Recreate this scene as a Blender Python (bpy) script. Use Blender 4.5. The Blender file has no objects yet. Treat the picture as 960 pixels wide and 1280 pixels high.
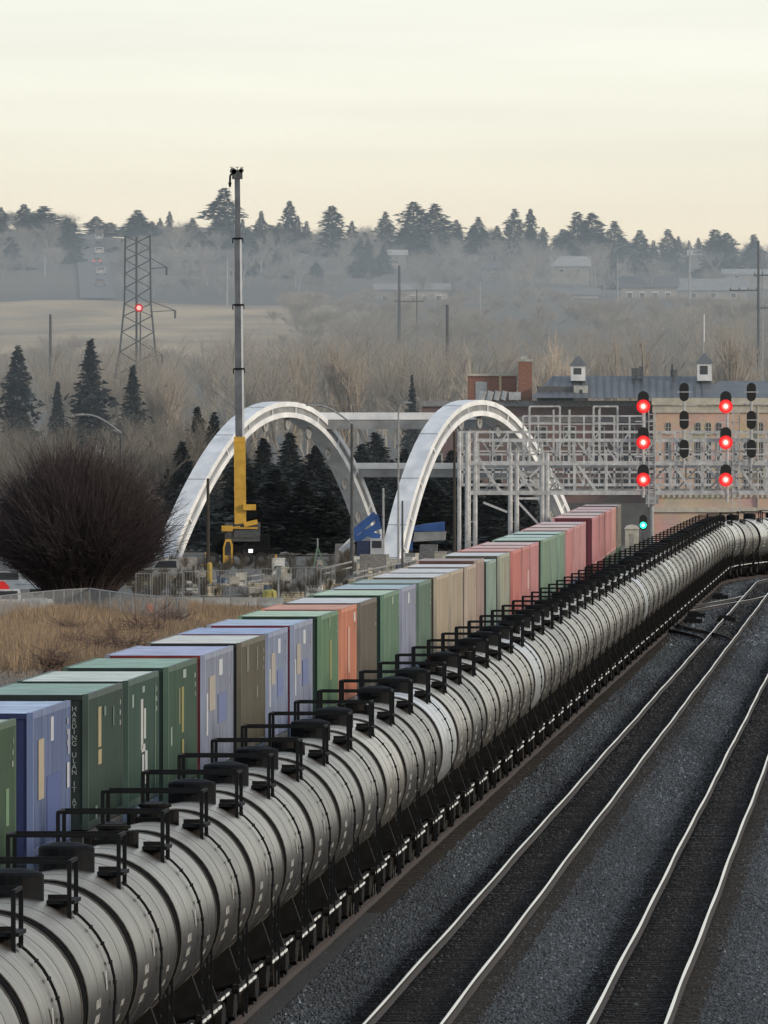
import bpy, math, random
import numpy as np
from mathutils import Vector, Matrix
random.seed(7); rng = np.random.default_rng(7)
F = 24500.0; HC = 11.8; YH = 528.0
scn = bpy.context.scene
COL = scn.collection
def X_at(px, Z): return (px-480.0)*Z/F
def Z_at(py, Z): return HC+(YH-py)*Z/F
# ------------------------------------------------------------------ materials
MT = {}
def mat(name, col, rough=0.7, metal=0.0, nscale=3.0, amt=0.25, bump=0.0, stretch=(1,1,1), col2=None, rnd=0.0, emit=None, coord='Object', spec=None, detail=4):
    if name in MT: return MT[name]
    m = bpy.data.materials.new(name); m.use_nodes = True
    nt = m.node_tree; N = nt.nodes; L = nt.links
    b = N['Principled BSDF']; b.inputs['Roughness'].default_value = rough; b.inputs['Metallic'].default_value = metal
    if spec is not None: b.inputs['Specular IOR Level'].default_value = spec
    tc = N.new('ShaderNodeTexCoord'); mp = N.new('ShaderNodeMapping'); mp.inputs['Scale'].default_value = stretch
    L.new(tc.outputs[coord], mp.inputs['Vector'])
    nz = N.new('ShaderNodeTexNoise'); nz.inputs['Scale'].default_value = nscale; nz.inputs['Detail'].default_value = detail
    L.new(mp.outputs[0], nz.inputs['Vector'])
    rp = N.new('ShaderNodeValToRGB'); rp.color_ramp.elements[0].position = .3; rp.color_ramp.elements[1].position = .7
    c2 = col2 if col2 else tuple(c*(1-amt) for c in col)
    c1 = col if col2 else tuple(min(1, c*(1+amt*.6)) for c in col)
    rp.color_ramp.elements[0].color = (*c2, 1); rp.color_ramp.elements[1].color = (*c1, 1)
    L.new(nz.outputs['Fac'], rp.inputs['Fac'])
    out = rp.outputs['Color']
    if rnd > 0:
        oi = N.new('ShaderNodeObjectInfo'); mr = N.new('ShaderNodeMapRange')
        mr.inputs['To Min'].default_value = 1-rnd; mr.inputs['To Max'].default_value = 1+rnd
        L.new(oi.outputs['Random'], mr.inputs['Value'])
        mx = N.new('ShaderNodeVectorMath'); mx.operation = 'SCALE'
        L.new(out, mx.inputs[0]); L.new(mr.outputs[0], mx.inputs['Scale']); out = mx.outputs[0]
    L.new(out, b.inputs['Base Color'])
    if bump > 0:
        bp = N.new('ShaderNodeBump'); bp.inputs['Strength'].default_value = bump; bp.inputs['Distance'].default_value = .03
        L.new(nz.outputs['Fac'], bp.inputs['Height']); L.new(bp.outputs[0], b.inputs['Normal'])
    if emit:
        b.inputs['Emission Color'].default_value = (*emit[0], 1); b.inputs['Emission Strength'].default_value = emit[1]
    MT[name] = m; return m
def attr_mat(name, rough=.8, scale=1.0):
    if name in MT: return MT[name]
    m = bpy.data.materials.new(name); m.use_nodes = True; nt = m.node_tree
    a = nt.nodes.new('ShaderNodeAttribute'); a.attribute_name = 'tint'
    b = nt.nodes['Principled BSDF']; b.inputs['Roughness'].default_value = rough
    nt.links.new(a.outputs['Color'], b.inputs['Base Color']); MT[name] = m; return m
def brick_mat(name, c1, c2, mortar, scale=1.0):
    m = bpy.data.materials.new(name); m.use_nodes = True; nt = m.node_tree; N = nt.nodes; L = nt.links
    b = N['Principled BSDF']; b.inputs['Roughness'].default_value = .9
    tc = N.new('ShaderNodeTexCoord'); sx = N.new('ShaderNodeSeparateXYZ'); cx = N.new('ShaderNodeCombineXYZ')
    L.new(tc.outputs['Object'], sx.inputs[0]); ad = N.new('ShaderNodeMath'); L.new(sx.outputs['X'], ad.inputs[0]); L.new(sx.outputs['Y'], ad.inputs[1])
    L.new(ad.outputs[0], cx.inputs['X']); L.new(sx.outputs['Z'], cx.inputs['Y'])
    bt = N.new('ShaderNodeTexBrick'); bt.inputs['Scale'].default_value = scale; bt.inputs['Color1'].default_value = (*c1, 1)
    bt.inputs['Color2'].default_value = (*c2, 1); bt.inputs['Mortar'].default_value = (*mortar, 1)
    L.new(cx.outputs[0], bt.inputs['Vector'])
    nz = N.new('ShaderNodeTexNoise'); nz.inputs['Scale'].default_value = .5; nz.inputs['Detail'].default_value = 6
    L.new(tc.outputs['Object'], nz.inputs['Vector'])
    mx = N.new('ShaderNodeMix'); mx.data_type = 'RGBA'; mx.blend_type = 'MULTIPLY'; mx.inputs[0].default_value = .6
    L.new(bt.outputs['Color'], mx.inputs[6]); L.new(nz.outputs['Color'], mx.inputs[7])
    hs = N.new('ShaderNodeBrightContrast'); hs.inputs['Bright'].default_value = .03
    L.new(mx.outputs[2], hs.inputs['Color']); L.new(hs.outputs[0], b.inputs['Base Color']); MT[name] = m; return m
# ------------------------------------------------------------------ mesh builder
class MB:
    def __init__(s): s.v = []; s.f = []; s.m = []; s.cm = 0
    def add(s, vs, fs):
        b = len(s.v); s.v += [tuple(p) for p in vs]; s.f += [tuple(b+i for i in f) for f in fs]; s.m += [s.cm]*len(fs); return s
    def mi(s, i): s.cm = i; return s
    def box(s, x0, x1, y0, y1, z0, z1):
        vs = [(x, y, z) for z in (z0, z1) for y in (y0, y1) for x in (x0, x1)]
        return s.add(vs, [(0,2,3,1),(4,5,7,6),(0,1,5,4),(2,6,7,3),(0,4,6,2),(1,3,7,5)])
    def cbox(s, c, d): return s.box(c[0]-d[0]/2, c[0]+d[0]/2, c[1]-d[1]/2, c[1]+d[1]/2, c[2]-d[2]/2, c[2]+d[2]/2)
    def cyl(s, p, q, r0, r1=None, n=8, cap=True):
        p = Vector(p); q = Vector(q); r1 = r0 if r1 is None else r1
        d = (q-p).normalized(); a = Vector((0,0,1)) if abs(d.z) < .9 else Vector((1,0,0))
        u = d.cross(a).normalized(); w = d.cross(u); vs = []
        for c, r in ((p, r0), (q, r1)):
            for i in range(n):
                t = 2*math.pi*(i+.5)/n; vs.append(c+u*(r*math.cos(t))+w*(r*math.sin(t)))
        fs = [(i, (i+1) % n, n+(i+1) % n, n+i) for i in range(n)]
        if cap: fs += [tuple(range(n))[::-1], tuple(range(n, 2*n))]
        return s.add(vs, fs)
    def bar(s, p, q, w): return s.cyl(p, q, w*.7071, None, 4)
    def path(s, pts, r, n=5):
        for a, b in zip(pts[:-1], pts[1:]): s.cyl(a, b, r, r, n)
        return s
    def prism(s, poly, ax, a0, a1):   # poly 2D, extruded on axis ax
        def P(p, a): return (a, p[0], p[1]) if ax == 0 else ((p[0], a, p[1]) if ax == 1 else (p[0], p[1], a))
        n = len(poly); vs = [P(p, a0) for p in poly]+[P(p, a1) for p in poly]
        return s.add(vs, [(i, (i+1) % n, n+(i+1) % n, n+i) for i in range(n)]+[tuple(range(n))[::-1], tuple(range(n, 2*n))])
    def lathe(s, prof, c, ax, n=24):  # prof [(a, r)], revolved round axis through c
        vs = []; fs = []
        for (a, r) in prof:
            for i in range(n):
                t = 2*math.pi*i/n; u, w = r*math.cos(t), r*math.sin(t)
                vs.append((c[0]+u, c[1]+a, c[2]+w) if ax == 1 else ((c[0]+u, c[1]+w, c[2]+a) if ax == 2 else (c[0]+a, c[1]+u, c[2]+w)))
        for k in range(len(prof)-1):
            for i in range(n): fs.append((k*n+i, k*n+(i+1) % n, (k+1)*n+(i+1) % n, (k+1)*n+i))
        return s.add(vs, fs)
    def build(s, name, mats, parent=None, smooth=False, loc=None):
        me = bpy.data.meshes.new(name); me.from_pydata(s.v, [], s.f)
        if not isinstance(mats, (list, tuple)): mats = [mats]
        for m in mats: me.materials.append(m)
        if len(mats) > 1: me.polygons.foreach_set('material_index', s.m)
        if smooth: me.polygons.foreach_set('use_smooth', [True]*len(me.polygons))
        me.update(); o = bpy.data.objects.new(name, me); COL.objects.link(o)
        if smooth:
            try: me.set_sharp_from_angle(angle=math.radians(40))
            except Exception: pass
        if parent: o.parent = parent
        if loc: o.location = loc
        return o
def np_obj(name, V, Fc, m, tint=None, parent=None):
    V = np.asarray(V, dtype=np.float32); Fc = np.asarray(Fc, dtype=np.int32); k = Fc.shape[1]
    me = bpy.data.meshes.new(name); me.vertices.add(len(V)); me.vertices.foreach_set('co', V.ravel())
    me.loops.add(Fc.size); me.loops.foreach_set('vertex_index', Fc.ravel())
    me.polygons.add(len(Fc)); me.polygons.foreach_set('loop_start', np.arange(0, Fc.size, k, dtype=np.int32))
    me.polygons.foreach_set('loop_total', np.full(len(Fc), k, dtype=np.int32))
    me.update(calc_edges=True); me.materials.append(m)
    if tint is not None:
        a = me.color_attributes.new('tint', 'FLOAT_COLOR', 'POINT')
        t = np.ones((len(V), 4), dtype=np.float32); t[:, :3] = tint; a.data.foreach_set('color', t.ravel())
    o = bpy.data.objects.new(name, me); COL.objects.link(o)
    if parent: o.parent = parent
    return o
def thing(name, label, cat, loc=(0,0,0), rz=0, group=None):
    o = bpy.data.objects.new(name, None); COL.objects.link(o); o.location = loc; o.rotation_euler = (0,0,rz)
    o['label'] = label; o['category'] = cat; o.empty_display_size = .5
    if group: o['group'] = group
    return o
def tag(o, label, cat, group=None):
    o['label'] = label; o['category'] = cat
    if group: o['group'] = group
    return o
def struct(o, label=None, kind='structure', cat=None):
    o['kind'] = kind
    if label: o['label'] = label
    if cat: o['category'] = cat
    return o
def copy_tree(o, parent=None):
    c = o.copy(); COL.objects.link(c); c.parent = parent
    for ch in list(o.children): copy_tree(ch, c)
    return c
ORD = ['first','second','third','fourth','fifth','sixth','seventh','eighth','ninth','tenth','eleventh','twelfth','thirteenth','fourteenth','fifteenth','sixteenth','seventeenth','eighteenth','nineteenth']
TENS = {20:'twent',30:'thirt',40:'fort',50:'fift',60:'sixt',70:'sevent',80:'eight'}
def ordw(n):
    if n <= 19: return ORD[n-1]
    t, u = n//10*10, n % 10
    return TENS[t]+'ieth' if u == 0 else TENS[t]+'y-'+ORD[u-1]
# ------------------------------------------------------------------ common materials
black = mat('black_paint', (.007,.008,.010), .75, nscale=6, amt=.4, spec=.18)
blackmetal = mat('grimy_black_steel', (.011,.010,.010), .8, nscale=5, amt=.5, spec=.2)
headm = mat('tank_head_black', (.006,.006,.007), .85, nscale=3, amt=.4, spec=.1)
steel = mat('galvanised_steel', (.33,.34,.35), .5, .3, nscale=4, amt=.3)
dsteel = mat('dark_steel', (.09,.095,.1), .6, .2, nscale=4, amt=.35)
white = mat('white_paint', (.72,.74,.76), .45, nscale=.8, amt=.18)
wood = mat('weathered_pole_wood', (.055,.045,.038), .9, nscale=8, amt=.4, stretch=(6,6,.4))
glass = mat('dark_window_glass', (.03,.035,.045), .12, nscale=1, amt=.2)
rubber = mat('tyre_rubber', (.02,.02,.02), .85)
concrete = mat('concrete', (.42,.41,.38), .9, nscale=2, amt=.3, bump=.2)
redl = mat('red_lamp_glow', (.8,.02,.01), .4, emit=((1,.012,.012), 1.6))
def glare_lens(name):  # pink-to-red falloff paints the lamp's glare into the emission
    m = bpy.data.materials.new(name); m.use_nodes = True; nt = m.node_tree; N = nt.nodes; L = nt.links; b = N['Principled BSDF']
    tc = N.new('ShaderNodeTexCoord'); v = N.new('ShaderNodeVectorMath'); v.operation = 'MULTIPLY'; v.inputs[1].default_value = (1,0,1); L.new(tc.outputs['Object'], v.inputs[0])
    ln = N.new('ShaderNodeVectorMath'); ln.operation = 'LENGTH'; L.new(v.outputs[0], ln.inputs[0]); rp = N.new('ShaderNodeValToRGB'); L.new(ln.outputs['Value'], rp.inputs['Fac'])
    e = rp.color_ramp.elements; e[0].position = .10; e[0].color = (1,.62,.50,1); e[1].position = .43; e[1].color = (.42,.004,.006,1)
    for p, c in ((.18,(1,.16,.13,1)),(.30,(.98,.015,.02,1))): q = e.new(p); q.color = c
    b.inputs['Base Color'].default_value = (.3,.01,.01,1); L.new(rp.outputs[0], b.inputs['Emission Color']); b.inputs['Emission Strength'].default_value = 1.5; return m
redglare = glare_lens('red_lens_glare')
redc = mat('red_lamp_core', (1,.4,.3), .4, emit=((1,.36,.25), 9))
greenl = mat('green_lamp_glow', (.05,.8,.5), .4, emit=((.02,.85,.5), 1.8))
# ------------------------------------------------------------------ track alignment
def X1(Z):
    x = .0262*Z-9.71
    if Z > 1440: x += (Z-1440)**2/2000.0
    return x
def H1(Z): return .0262+(max(0, Z-1440)/1000.0)
def soft(t, k=60.0): return k*math.log1p(math.exp(min(50, t/k))) if t/k < 40 else t
def XT(Z): return X1(Z)-4.15
def XCc(Z): return .0262*Z-9.71-8.35-.0057*soft(Z-960)+(max(0, Z-1520)**2/1800.0)
def X2(Z): return X1(Z)+4.4
def heading(fn, Z): return math.atan((fn(Z+1)-fn(Z-1))/2)
# ------------------------------------------------------------------ terrain
def terr(x, y):
    P = [(0,0),(2050,0),(2300,3),(2700,11),(3100,24.5),(3480,31.5),(3600,32.5),(3900,41),(4300,51),(4700,54),(5400,50),(9000,20)]
    z = float(np.interp(y, [p[0] for p in P], [p[1] for p in P]))
    if y > 2050:
        z += 2.6*math.exp(-((x+58)/26)**2-((y-3450)/130)**2)
        z += (.8*math.sin(x*.021+y*.004)+.5*math.sin(x*.05-y*.009+1))*min(1, (y-2050)/1200)
        px = 480+x*F/y
        z += np.interp(px, [0, 250, 600, 960], [2.5, 1.0, -.5, -4.5])*min(1, max(0, (y-3600)/600))
    return z
xs = np.concatenate([np.linspace(-3000,-160,14), np.linspace(-150,150,76), np.linspace(160,3000,14)])
ys = np.concatenate([np.linspace(-200,2000,23), np.linspace(2050,4800,112), np.linspace(5000,9000,9)])
V = [(x, y, (-.42 if y < 2050 else terr(x, y)-.42*max(0, 1-(y-2050)/100))) for y in ys for x in xs]
nx = len(xs); Fc = [(j*nx+i, j*nx+i+1, (j+1)*nx+i+1, (j+1)*nx+i) for j in range(len(ys)-1) for i in range(nx-1)]
gm = bpy.data.materials.new('ground_earth'); gm.use_nodes = True
nt = gm.node_tree; N = nt.nodes; L = nt.links; b = N['Principled BSDF']; b.inputs['Roughness'].default_value = .95
tc = N.new('ShaderNodeTexCoord'); n1 = N.new('ShaderNodeTexNoise'); n1.inputs['Scale'].default_value = .02; n1.inputs['Detail'].default_value = 8
mp = N.new('ShaderNodeMapping'); mp.inputs['Scale'].default_value = (1,.35,1); L.new(tc.outputs['Object'], mp.inputs[0]); L.new(mp.outputs[0], n1.inputs['Vector'])
r1 = N.new('ShaderNodeValToRGB'); r1.color_ramp.elements[0].position=.35; r1.color_ramp.elements[0].color=(.07,.06,.048,1); r1.color_ramp.elements[1].position=.62; r1.color_ramp.elements[1].color=(.13,.115,.09,1)
L.new(n1.outputs['Fac'], r1.inputs['Fac'])
sx = N.new('ShaderNodeSeparateXYZ'); L.new(tc.outputs['Object'], sx.inputs[0])
m1 = N.new('ShaderNodeMapRange'); m1.inputs['From Min'].default_value=2900; m1.inputs['From Max'].default_value=3050; L.new(sx.outputs['Y'], m1.inputs['Value'])
m2 = N.new('ShaderNodeMapRange'); m2.inputs['From Min'].default_value=3620; m2.inputs['From Max'].default_value=3540; L.new(sx.outputs['Y'], m2.inputs['Value'])
mu = N.new('ShaderNodeMath'); mu.operation='MULTIPLY'; L.new(m1.outputs[0], mu.inputs[0]); L.new(m2.outputs[0], mu.inputs[1]); m3 = N.new('ShaderNodeMapRange'); m3.inputs['From Min'].default_value=2; m3.inputs['From Max'].default_value=-16; L.new(sx.outputs['X'], m3.inputs['Value']); mu2 = N.new('ShaderNodeMath'); mu2.operation='MULTIPLY'; L.new(mu.outputs[0], mu2.inputs[0]); L.new(m3.outputs[0], mu2.inputs[1]); mu = mu2
n2 = N.new('ShaderNodeTexNoise'); n2.inputs['Scale'].default_value=.05; n2.inputs['Detail'].default_value=6; L.new(mp.outputs[0], n2.inputs['Vector'])
r2 = N.new('ShaderNodeValToRGB'); r2.color_ramp.elements[0].position=.35; r2.color_ramp.elements[0].color=(.27,.21,.135,1); r2.color_ramp.elements[1].position=.65; r2.color_ramp.elements[1].color=(.52,.41,.255,1)
L.new(n2.outputs['Fac'], r2.inputs['Fac'])
mx = N.new('ShaderNodeMix'); mx.data_type='RGBA'; L.new(mu.outputs[0], mx.inputs[0]); L.new(r1.outputs[0], mx.inputs[6]); L.new(r2.outputs[0], mx.inputs[7])
L.new(mx.outputs[2], b.inputs['Base Color'])
g = np_obj('ground', V, Fc, gm); struct(g)
# ballast bed: one sheet under all tracks
def ribbon(name, fl, fr, z, Zs, m):
    V = []; 
    for Z in Zs: V += [(fl(Z), Z, z), (fr(Z), Z, z)]
    return np_obj(name, V, [(2*i, 2*i+1, 2*i+3, 2*i+2) for i in range(len(Zs)-1)], m)
ZR = list(np.arange(-60, 1480, 40))+list(np.arange(1480, 1760, 10))
bal = mat('ballast_gravel', (.050,.056,.066), .9, nscale=5, amt=.55, coord='Object', detail=8, bump=.5)
struct(ribbon('ballast_bed', lambda Z: XCc(Z)-3.6, lambda Z: X2(Z)+16, -.24, ZR, bal))
bed = mat('oily_track_bed', (.034,.033,.034), .9, nscale=4, amt=.5, detail=8, bump=.3)
for fn, nm in ((X1, 'main'), (X2, 'outer'), (XT, 'tank'), (XCc, 'container')):
    struct(ribbon('track_bed', lambda Z: fn(Z)-1.25, lambda Z: fn(Z)+1.25, -.205, ZR, bed))
# rails
def rail_mat():
    m = bpy.data.materials.new('rail_steel'); m.use_nodes = True; nt = m.node_tree; N = nt.nodes; L = nt.links
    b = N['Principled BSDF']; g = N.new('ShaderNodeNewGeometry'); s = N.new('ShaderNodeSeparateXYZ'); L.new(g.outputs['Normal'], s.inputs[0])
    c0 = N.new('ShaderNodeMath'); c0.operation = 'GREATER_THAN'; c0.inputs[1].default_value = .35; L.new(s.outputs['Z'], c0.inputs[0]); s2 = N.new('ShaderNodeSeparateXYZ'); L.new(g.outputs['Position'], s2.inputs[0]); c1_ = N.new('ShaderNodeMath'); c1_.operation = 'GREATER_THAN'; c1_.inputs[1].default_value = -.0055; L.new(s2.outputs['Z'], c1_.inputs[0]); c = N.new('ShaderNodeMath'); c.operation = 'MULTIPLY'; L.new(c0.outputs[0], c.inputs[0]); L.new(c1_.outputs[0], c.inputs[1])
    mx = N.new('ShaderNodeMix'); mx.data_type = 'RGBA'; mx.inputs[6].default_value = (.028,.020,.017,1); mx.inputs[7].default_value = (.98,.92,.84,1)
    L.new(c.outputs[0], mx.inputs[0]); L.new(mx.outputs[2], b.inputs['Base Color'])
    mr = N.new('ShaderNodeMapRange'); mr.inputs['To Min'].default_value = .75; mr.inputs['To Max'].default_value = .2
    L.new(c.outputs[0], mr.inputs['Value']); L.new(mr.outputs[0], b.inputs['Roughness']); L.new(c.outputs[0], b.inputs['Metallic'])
    return m
RM = rail_mat(); RMd = mat('rusty_rail', (.045,.03,.026), .8, .0)
RP = [(-.07,-.19),(.07,-.19),(.07,-.175),(.012,-.15),(.012,-.045),(.038,-.03),(.038,-.008),(.026,0),(-.026,0),(-.038,-.010),(-.038,-.03),(-.012,-.045),(-.012,-.15),(-.07,-.175)]
def rail(fn, off, Zs, m, parent):
    V = []; n = len(RP); wob = 0
    for Z in Zs:
        h = heading(fn, Z); jx = .008*math.sin(Z*.115+off)+.012*math.sin(Z*.041+1); jz = .003*math.sin(Z*.21)
        for (a, z) in RP: V.append((fn(Z)+(off+a)*math.cos(h)+jx, Z-(off+a)*math.sin(h), z+jz))
    Fc = [(j*n+i, j*n+(i+1) % n, (j+1)*n+(i+1) % n, (j+1)*n+i) for j in range(len(Zs)-1) for i in range(n)]
    return np_obj('rail', V, Fc, m, parent=parent)
ZRR = list(np.arange(0, 1480, 5))+list(np.arange(1480, 1760, 5))
tiem = mat('tarred_sleeper_wood', (.030,.027,.025), .95, nscale=7, amt=.5, spec=.15)
def track(fn, label, m=RM, Zs=ZRR, ties=True):
    t = thing('railway_track', label, 'railway track')
    for o in (-.755, .755): rail(fn, o, Zs, m, t)
    if ties:
        tz = np.arange(330 if fn in (X1, X2) else 480, 1700, .56); bx = np.array([(x, y, z) for z in (-.2,-.182) for y in (-.12,.12) for x in (-1.3,1.3)])
        fb = np.array([(4,5,7,6),(0,1,5,4),(2,6,7,3),(0,4,6,2),(1,3,7,5)])
        V = (bx[None]+np.stack([np.array([fn(z) for z in tz])+rng.uniform(-.06,.06,len(tz)), tz, rng.uniform(-.012,.012,len(tz))], 1)[:, None]).reshape(-1, 3)
        Fc = (fb[None]+8*np.arange(len(tz))[:, None, None]).reshape(-1, 4)
        o = np_obj('sleepers', V, Fc, tiem, parent=t); o['kind'] = 'stuff'
    return t
track(X1, 'railway track next to the tank train, second track from the right edge, with the crossovers')
track(X2, 'outermost railway track running up the right side of the photo')
track(XT, 'railway track underneath the long train of grey tank cars', RMd)
track(XCc, 'railway track underneath the stacked container train at the left', RMd)
def cross_fn(Za, fa, Zb, fb):
    def fn(Z):
        t = min(1, max(0, (Z-Za)/(Zb-Za))); t = t*t*(3-2*t); return fa(Z)*(1-t)+fb(Z)*t
    return fn
c1 = cross_fn(1215, XT, 1345, X1); c2 = cross_fn(1060, X1, 1165, XT)
t = thing('railway_crossover', 'pale crossover rails curving from the tank train track to its neighbour', 'railway crossover', group=None)
for o in (-.755, .755): rail(c1, o+.0, list(np.arange(1225, 1338, 3)), RM, t)
t = thing('railway_crossover', 'dark rusty crossover in front of the paler one beside the tank train', 'railway crossover')
for o in (-.755, .755): rail(c2, o, list(np.arange(1068, 1158, 3)), RMd, t)
def sw(px, py, label):
    s = (py-YH)/(HC+.1); Z = F/s; t = thing('switch_machine', label, 'switch machine', (X_at(px, Z), Z, -.23), 0, 'track switch machines')
    MB().box(-.55,.55,-.35,.35,0,.3).prism([(-.35,.3),(.35,.3),(.25,.42),(-.25,.42)], 0, -.45,.2).build('motor_case', black, t)
    MB().bar((.5,0,.1),(1.6,0,.08),.06).bar((.5,.25,.1),(1.5,.25,.08),.06).build('throw_rod', dsteel, t)
sw(900,747,'black switch machine on the ballast just beyond the pale crossover rails')
sw(870,770,'black switch machine between the two crossovers, close to the tank train')
sw(866,777,'black switch machine nearest the dark crossover beside the tank train')
sw(908,775,'small black switch machine between the rails at the dark crossover')
# ballast stones
def stones(name, n, Z0, Z1, xfn0, xfn1, s0, s1, power=1.0, bright=1.0):
    u = rng.random(n)**power; Z = Z0+(Z1-Z0)*u
    a = np.array([xfn0(z) for z in Z]); b_ = np.array([xfn1(z) for z in Z]); x = a+(b_-a)*rng.random(n)
    px = 480+x*F/Z; k = (px > -30) & (px < 1000)
    for fn in (X1, X2): 
        d = np.abs(x-np.array([fn(z) for z in Z])); k &= (d > .95+.35*rng.random(n)) | (rng.random(n) < .62)
        k &= (np.abs(d-.755) > .13)
    x = x[k]; Z = Z[k]; n = len(x); near_ = np.minimum(*[np.abs(x-np.array([fn(z) for z in Z])) for fn in (X1, X2)]); sz = (s0+(s1-s0)*rng.random(n)**2)
    octv = np.array([(1,0,0),(0,1,0),(-1,0,0),(0,-1,0),(0,0,1),(0,0,-.4)], dtype=np.float32)
    octf = np.array([(0,1,4),(1,2,4),(2,3,4),(3,0,4),(1,0,5),(2,1,5),(3,2,5),(0,3,5)])
    P = octv[None]*rng.uniform(.6,1.3,(n,6,1)).astype(np.float32); th = rng.random(n)*6.28
    c, s = np.cos(th), np.sin(th); R = np.stack([P[..., 0]*c[:, None]-P[..., 1]*s[:, None], P[..., 0]*s[:, None]+P[..., 1]*c[:, None], P[..., 2]*rng.uniform(.6,1.1,(n,1))], -1)
    V = R*sz[:, None, None]+np.stack([x, Z, np.where(near_<1.4, -.20, -.235)], 1)[:, None]
    Fc = (octf[None]+6*np.arange(n)[:, None, None]).reshape(-1, 3)
    g = rng.lognormal(-.12, .52, n); base = np.array([.072,.084,.095])*bright
    near = np.minimum(*[np.abs(x-np.array([fn(z) for z in Z])) for fn in (X1, X2)]); br = np.clip(1-(near-.8)/1.2, 0, 1)+.55*np.clip(1-(x-np.array([X1(z)-4.1 for z in Z]))/1.8, 0, 1); br = np.clip(br, 0, 1)
    patch = .75+.5*(np.sin(x*1.3+Z*.02)*np.sin(Z*.013+x*.4)*.5+.5)
    col = base[None]*(g*patch)[:, None]*(1-.60*br[:, None])+np.array([.010,.004,0])[None]*br[:, None]
    col = np.clip(col, .006, .5)
    o = np_obj(name, V.reshape(-1, 3), Fc, attr_mat('stone_grey', .75), np.repeat(col, 6, 0)); struct(o, kind='stuff', label='crushed grey ballast stones covering the ground around the tracks', cat='gravel')
stones('ballast_stones', 105000, 365, 620, lambda z: X1(z)-4.0, lambda z: .0204*z+.6, .022, .058, 1.0)
stones('ballast_stones', 80000, 620, 1050, lambda z: X1(z)-4.0, lambda z: .0204*z+.6, .03, .08, 1.15)
stones('ballast_stones', 26000, 1050, 1560, lambda z: X1(z)-4.6, lambda z: .0204*z+1.0, .05, .13, 1.1, 1.35)
# ------------------------------------------------------------------ tank cars
def tank_mat(name, col, rough, metal, rnd):
    m = bpy.data.materials.new(name); m.use_nodes = True; nt = m.node_tree; N = nt.nodes; L = nt.links
    b = N['Principled BSDF']; b.inputs['Roughness'].default_value = rough; b.inputs['Metallic'].default_value = metal
    tc = N.new('ShaderNodeTexCoord'); mp = N.new('ShaderNodeMapping'); mp.inputs['Scale'].default_value = (.5, 1.3, .5)
    oi = N.new('ShaderNodeObjectInfo'); vm = N.new('ShaderNodeVectorMath'); vm.operation = 'ADD'
    L.new(oi.outputs['Random'], mp.inputs['Location']); sc = N.new('ShaderNodeVectorMath'); sc.operation='SCALE'; sc.inputs['Scale'].default_value = 90
    cb = N.new('ShaderNodeCombineXYZ'); L.new(oi.outputs['Random'], cb.inputs[1]); L.new(cb.outputs[0], sc.inputs[0])
    L.new(tc.outputs['Object'], vm.inputs[0]); L.new(sc.outputs[0], vm.inputs[1]); L.new(vm.outputs[0], mp.inputs['Vector'])
    nz = N.new('ShaderNodeTexNoise'); nz.inputs['Scale'].default_value = 1.4; nz.inputs['Detail'].default_value = 7; nz.inputs['Roughness'].default_value = .65
    L.new(mp.outputs[0], nz.inputs['Vector'])
    rp = N.new('ShaderNodeValToRGB'); rp.color_ramp.elements[0].position = .32; rp.color_ramp.elements[1].position = .68
    rp.color_ramp.elements[0].color = (*[c*.5 for c in col], 1); rp.color_ramp.elements[1].color = (*[min(.85, c*1.22) for c in col], 1)
    L.new(nz.outputs['Fac'], rp.inputs['Fac'])
    # shade falloff painted in: colour darkens towards the shell bottom
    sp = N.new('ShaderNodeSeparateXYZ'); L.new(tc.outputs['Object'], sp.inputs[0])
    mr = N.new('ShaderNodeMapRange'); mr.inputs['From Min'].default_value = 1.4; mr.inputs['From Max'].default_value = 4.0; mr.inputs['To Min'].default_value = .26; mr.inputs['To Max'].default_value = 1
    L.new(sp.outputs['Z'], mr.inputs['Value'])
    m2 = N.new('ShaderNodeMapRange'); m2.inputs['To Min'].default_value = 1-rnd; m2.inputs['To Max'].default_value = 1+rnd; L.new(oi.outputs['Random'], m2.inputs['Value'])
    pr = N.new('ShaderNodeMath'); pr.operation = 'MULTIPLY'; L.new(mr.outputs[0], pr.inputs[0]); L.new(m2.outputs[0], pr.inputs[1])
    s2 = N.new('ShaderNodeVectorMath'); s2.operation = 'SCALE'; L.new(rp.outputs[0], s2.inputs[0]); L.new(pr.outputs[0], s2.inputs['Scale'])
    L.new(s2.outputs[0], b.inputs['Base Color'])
    r3 = N.new('ShaderNodeMapRange'); r3.inputs['To Min'].default_value = rough+.12; r3.inputs['To Max'].default_value = rough-.1; L.new(nz.outputs['Fac'], r3.inputs['Value']); L.new(r3.outputs[0], b.inputs['Roughness'])
    MT[name] = m; return m
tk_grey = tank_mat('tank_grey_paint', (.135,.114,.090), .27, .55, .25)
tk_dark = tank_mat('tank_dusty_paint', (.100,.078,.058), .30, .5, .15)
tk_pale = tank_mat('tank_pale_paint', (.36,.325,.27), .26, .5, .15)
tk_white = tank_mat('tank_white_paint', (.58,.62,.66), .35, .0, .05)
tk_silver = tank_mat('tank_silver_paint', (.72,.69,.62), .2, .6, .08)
seam = mat('tank_seam', (.095,.086,.075), .7)
decal = mat('white_stencil', (.5,.5,.48), .7, nscale=14, amt=.35)
tape = mat('reflective_tape', (.9,.9,.86), .35, emit=((1,1,.95), .12))
R_ = 1.52; ZCn = 2.85
def ring_pts(y, r, a0, a1, n): return [(r*math.sin(a0+(a1-a0)*i/n), y, ZCn+r*math.cos(a0+(a1-a0)*i/n)) for i in range(n+1)]
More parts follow.
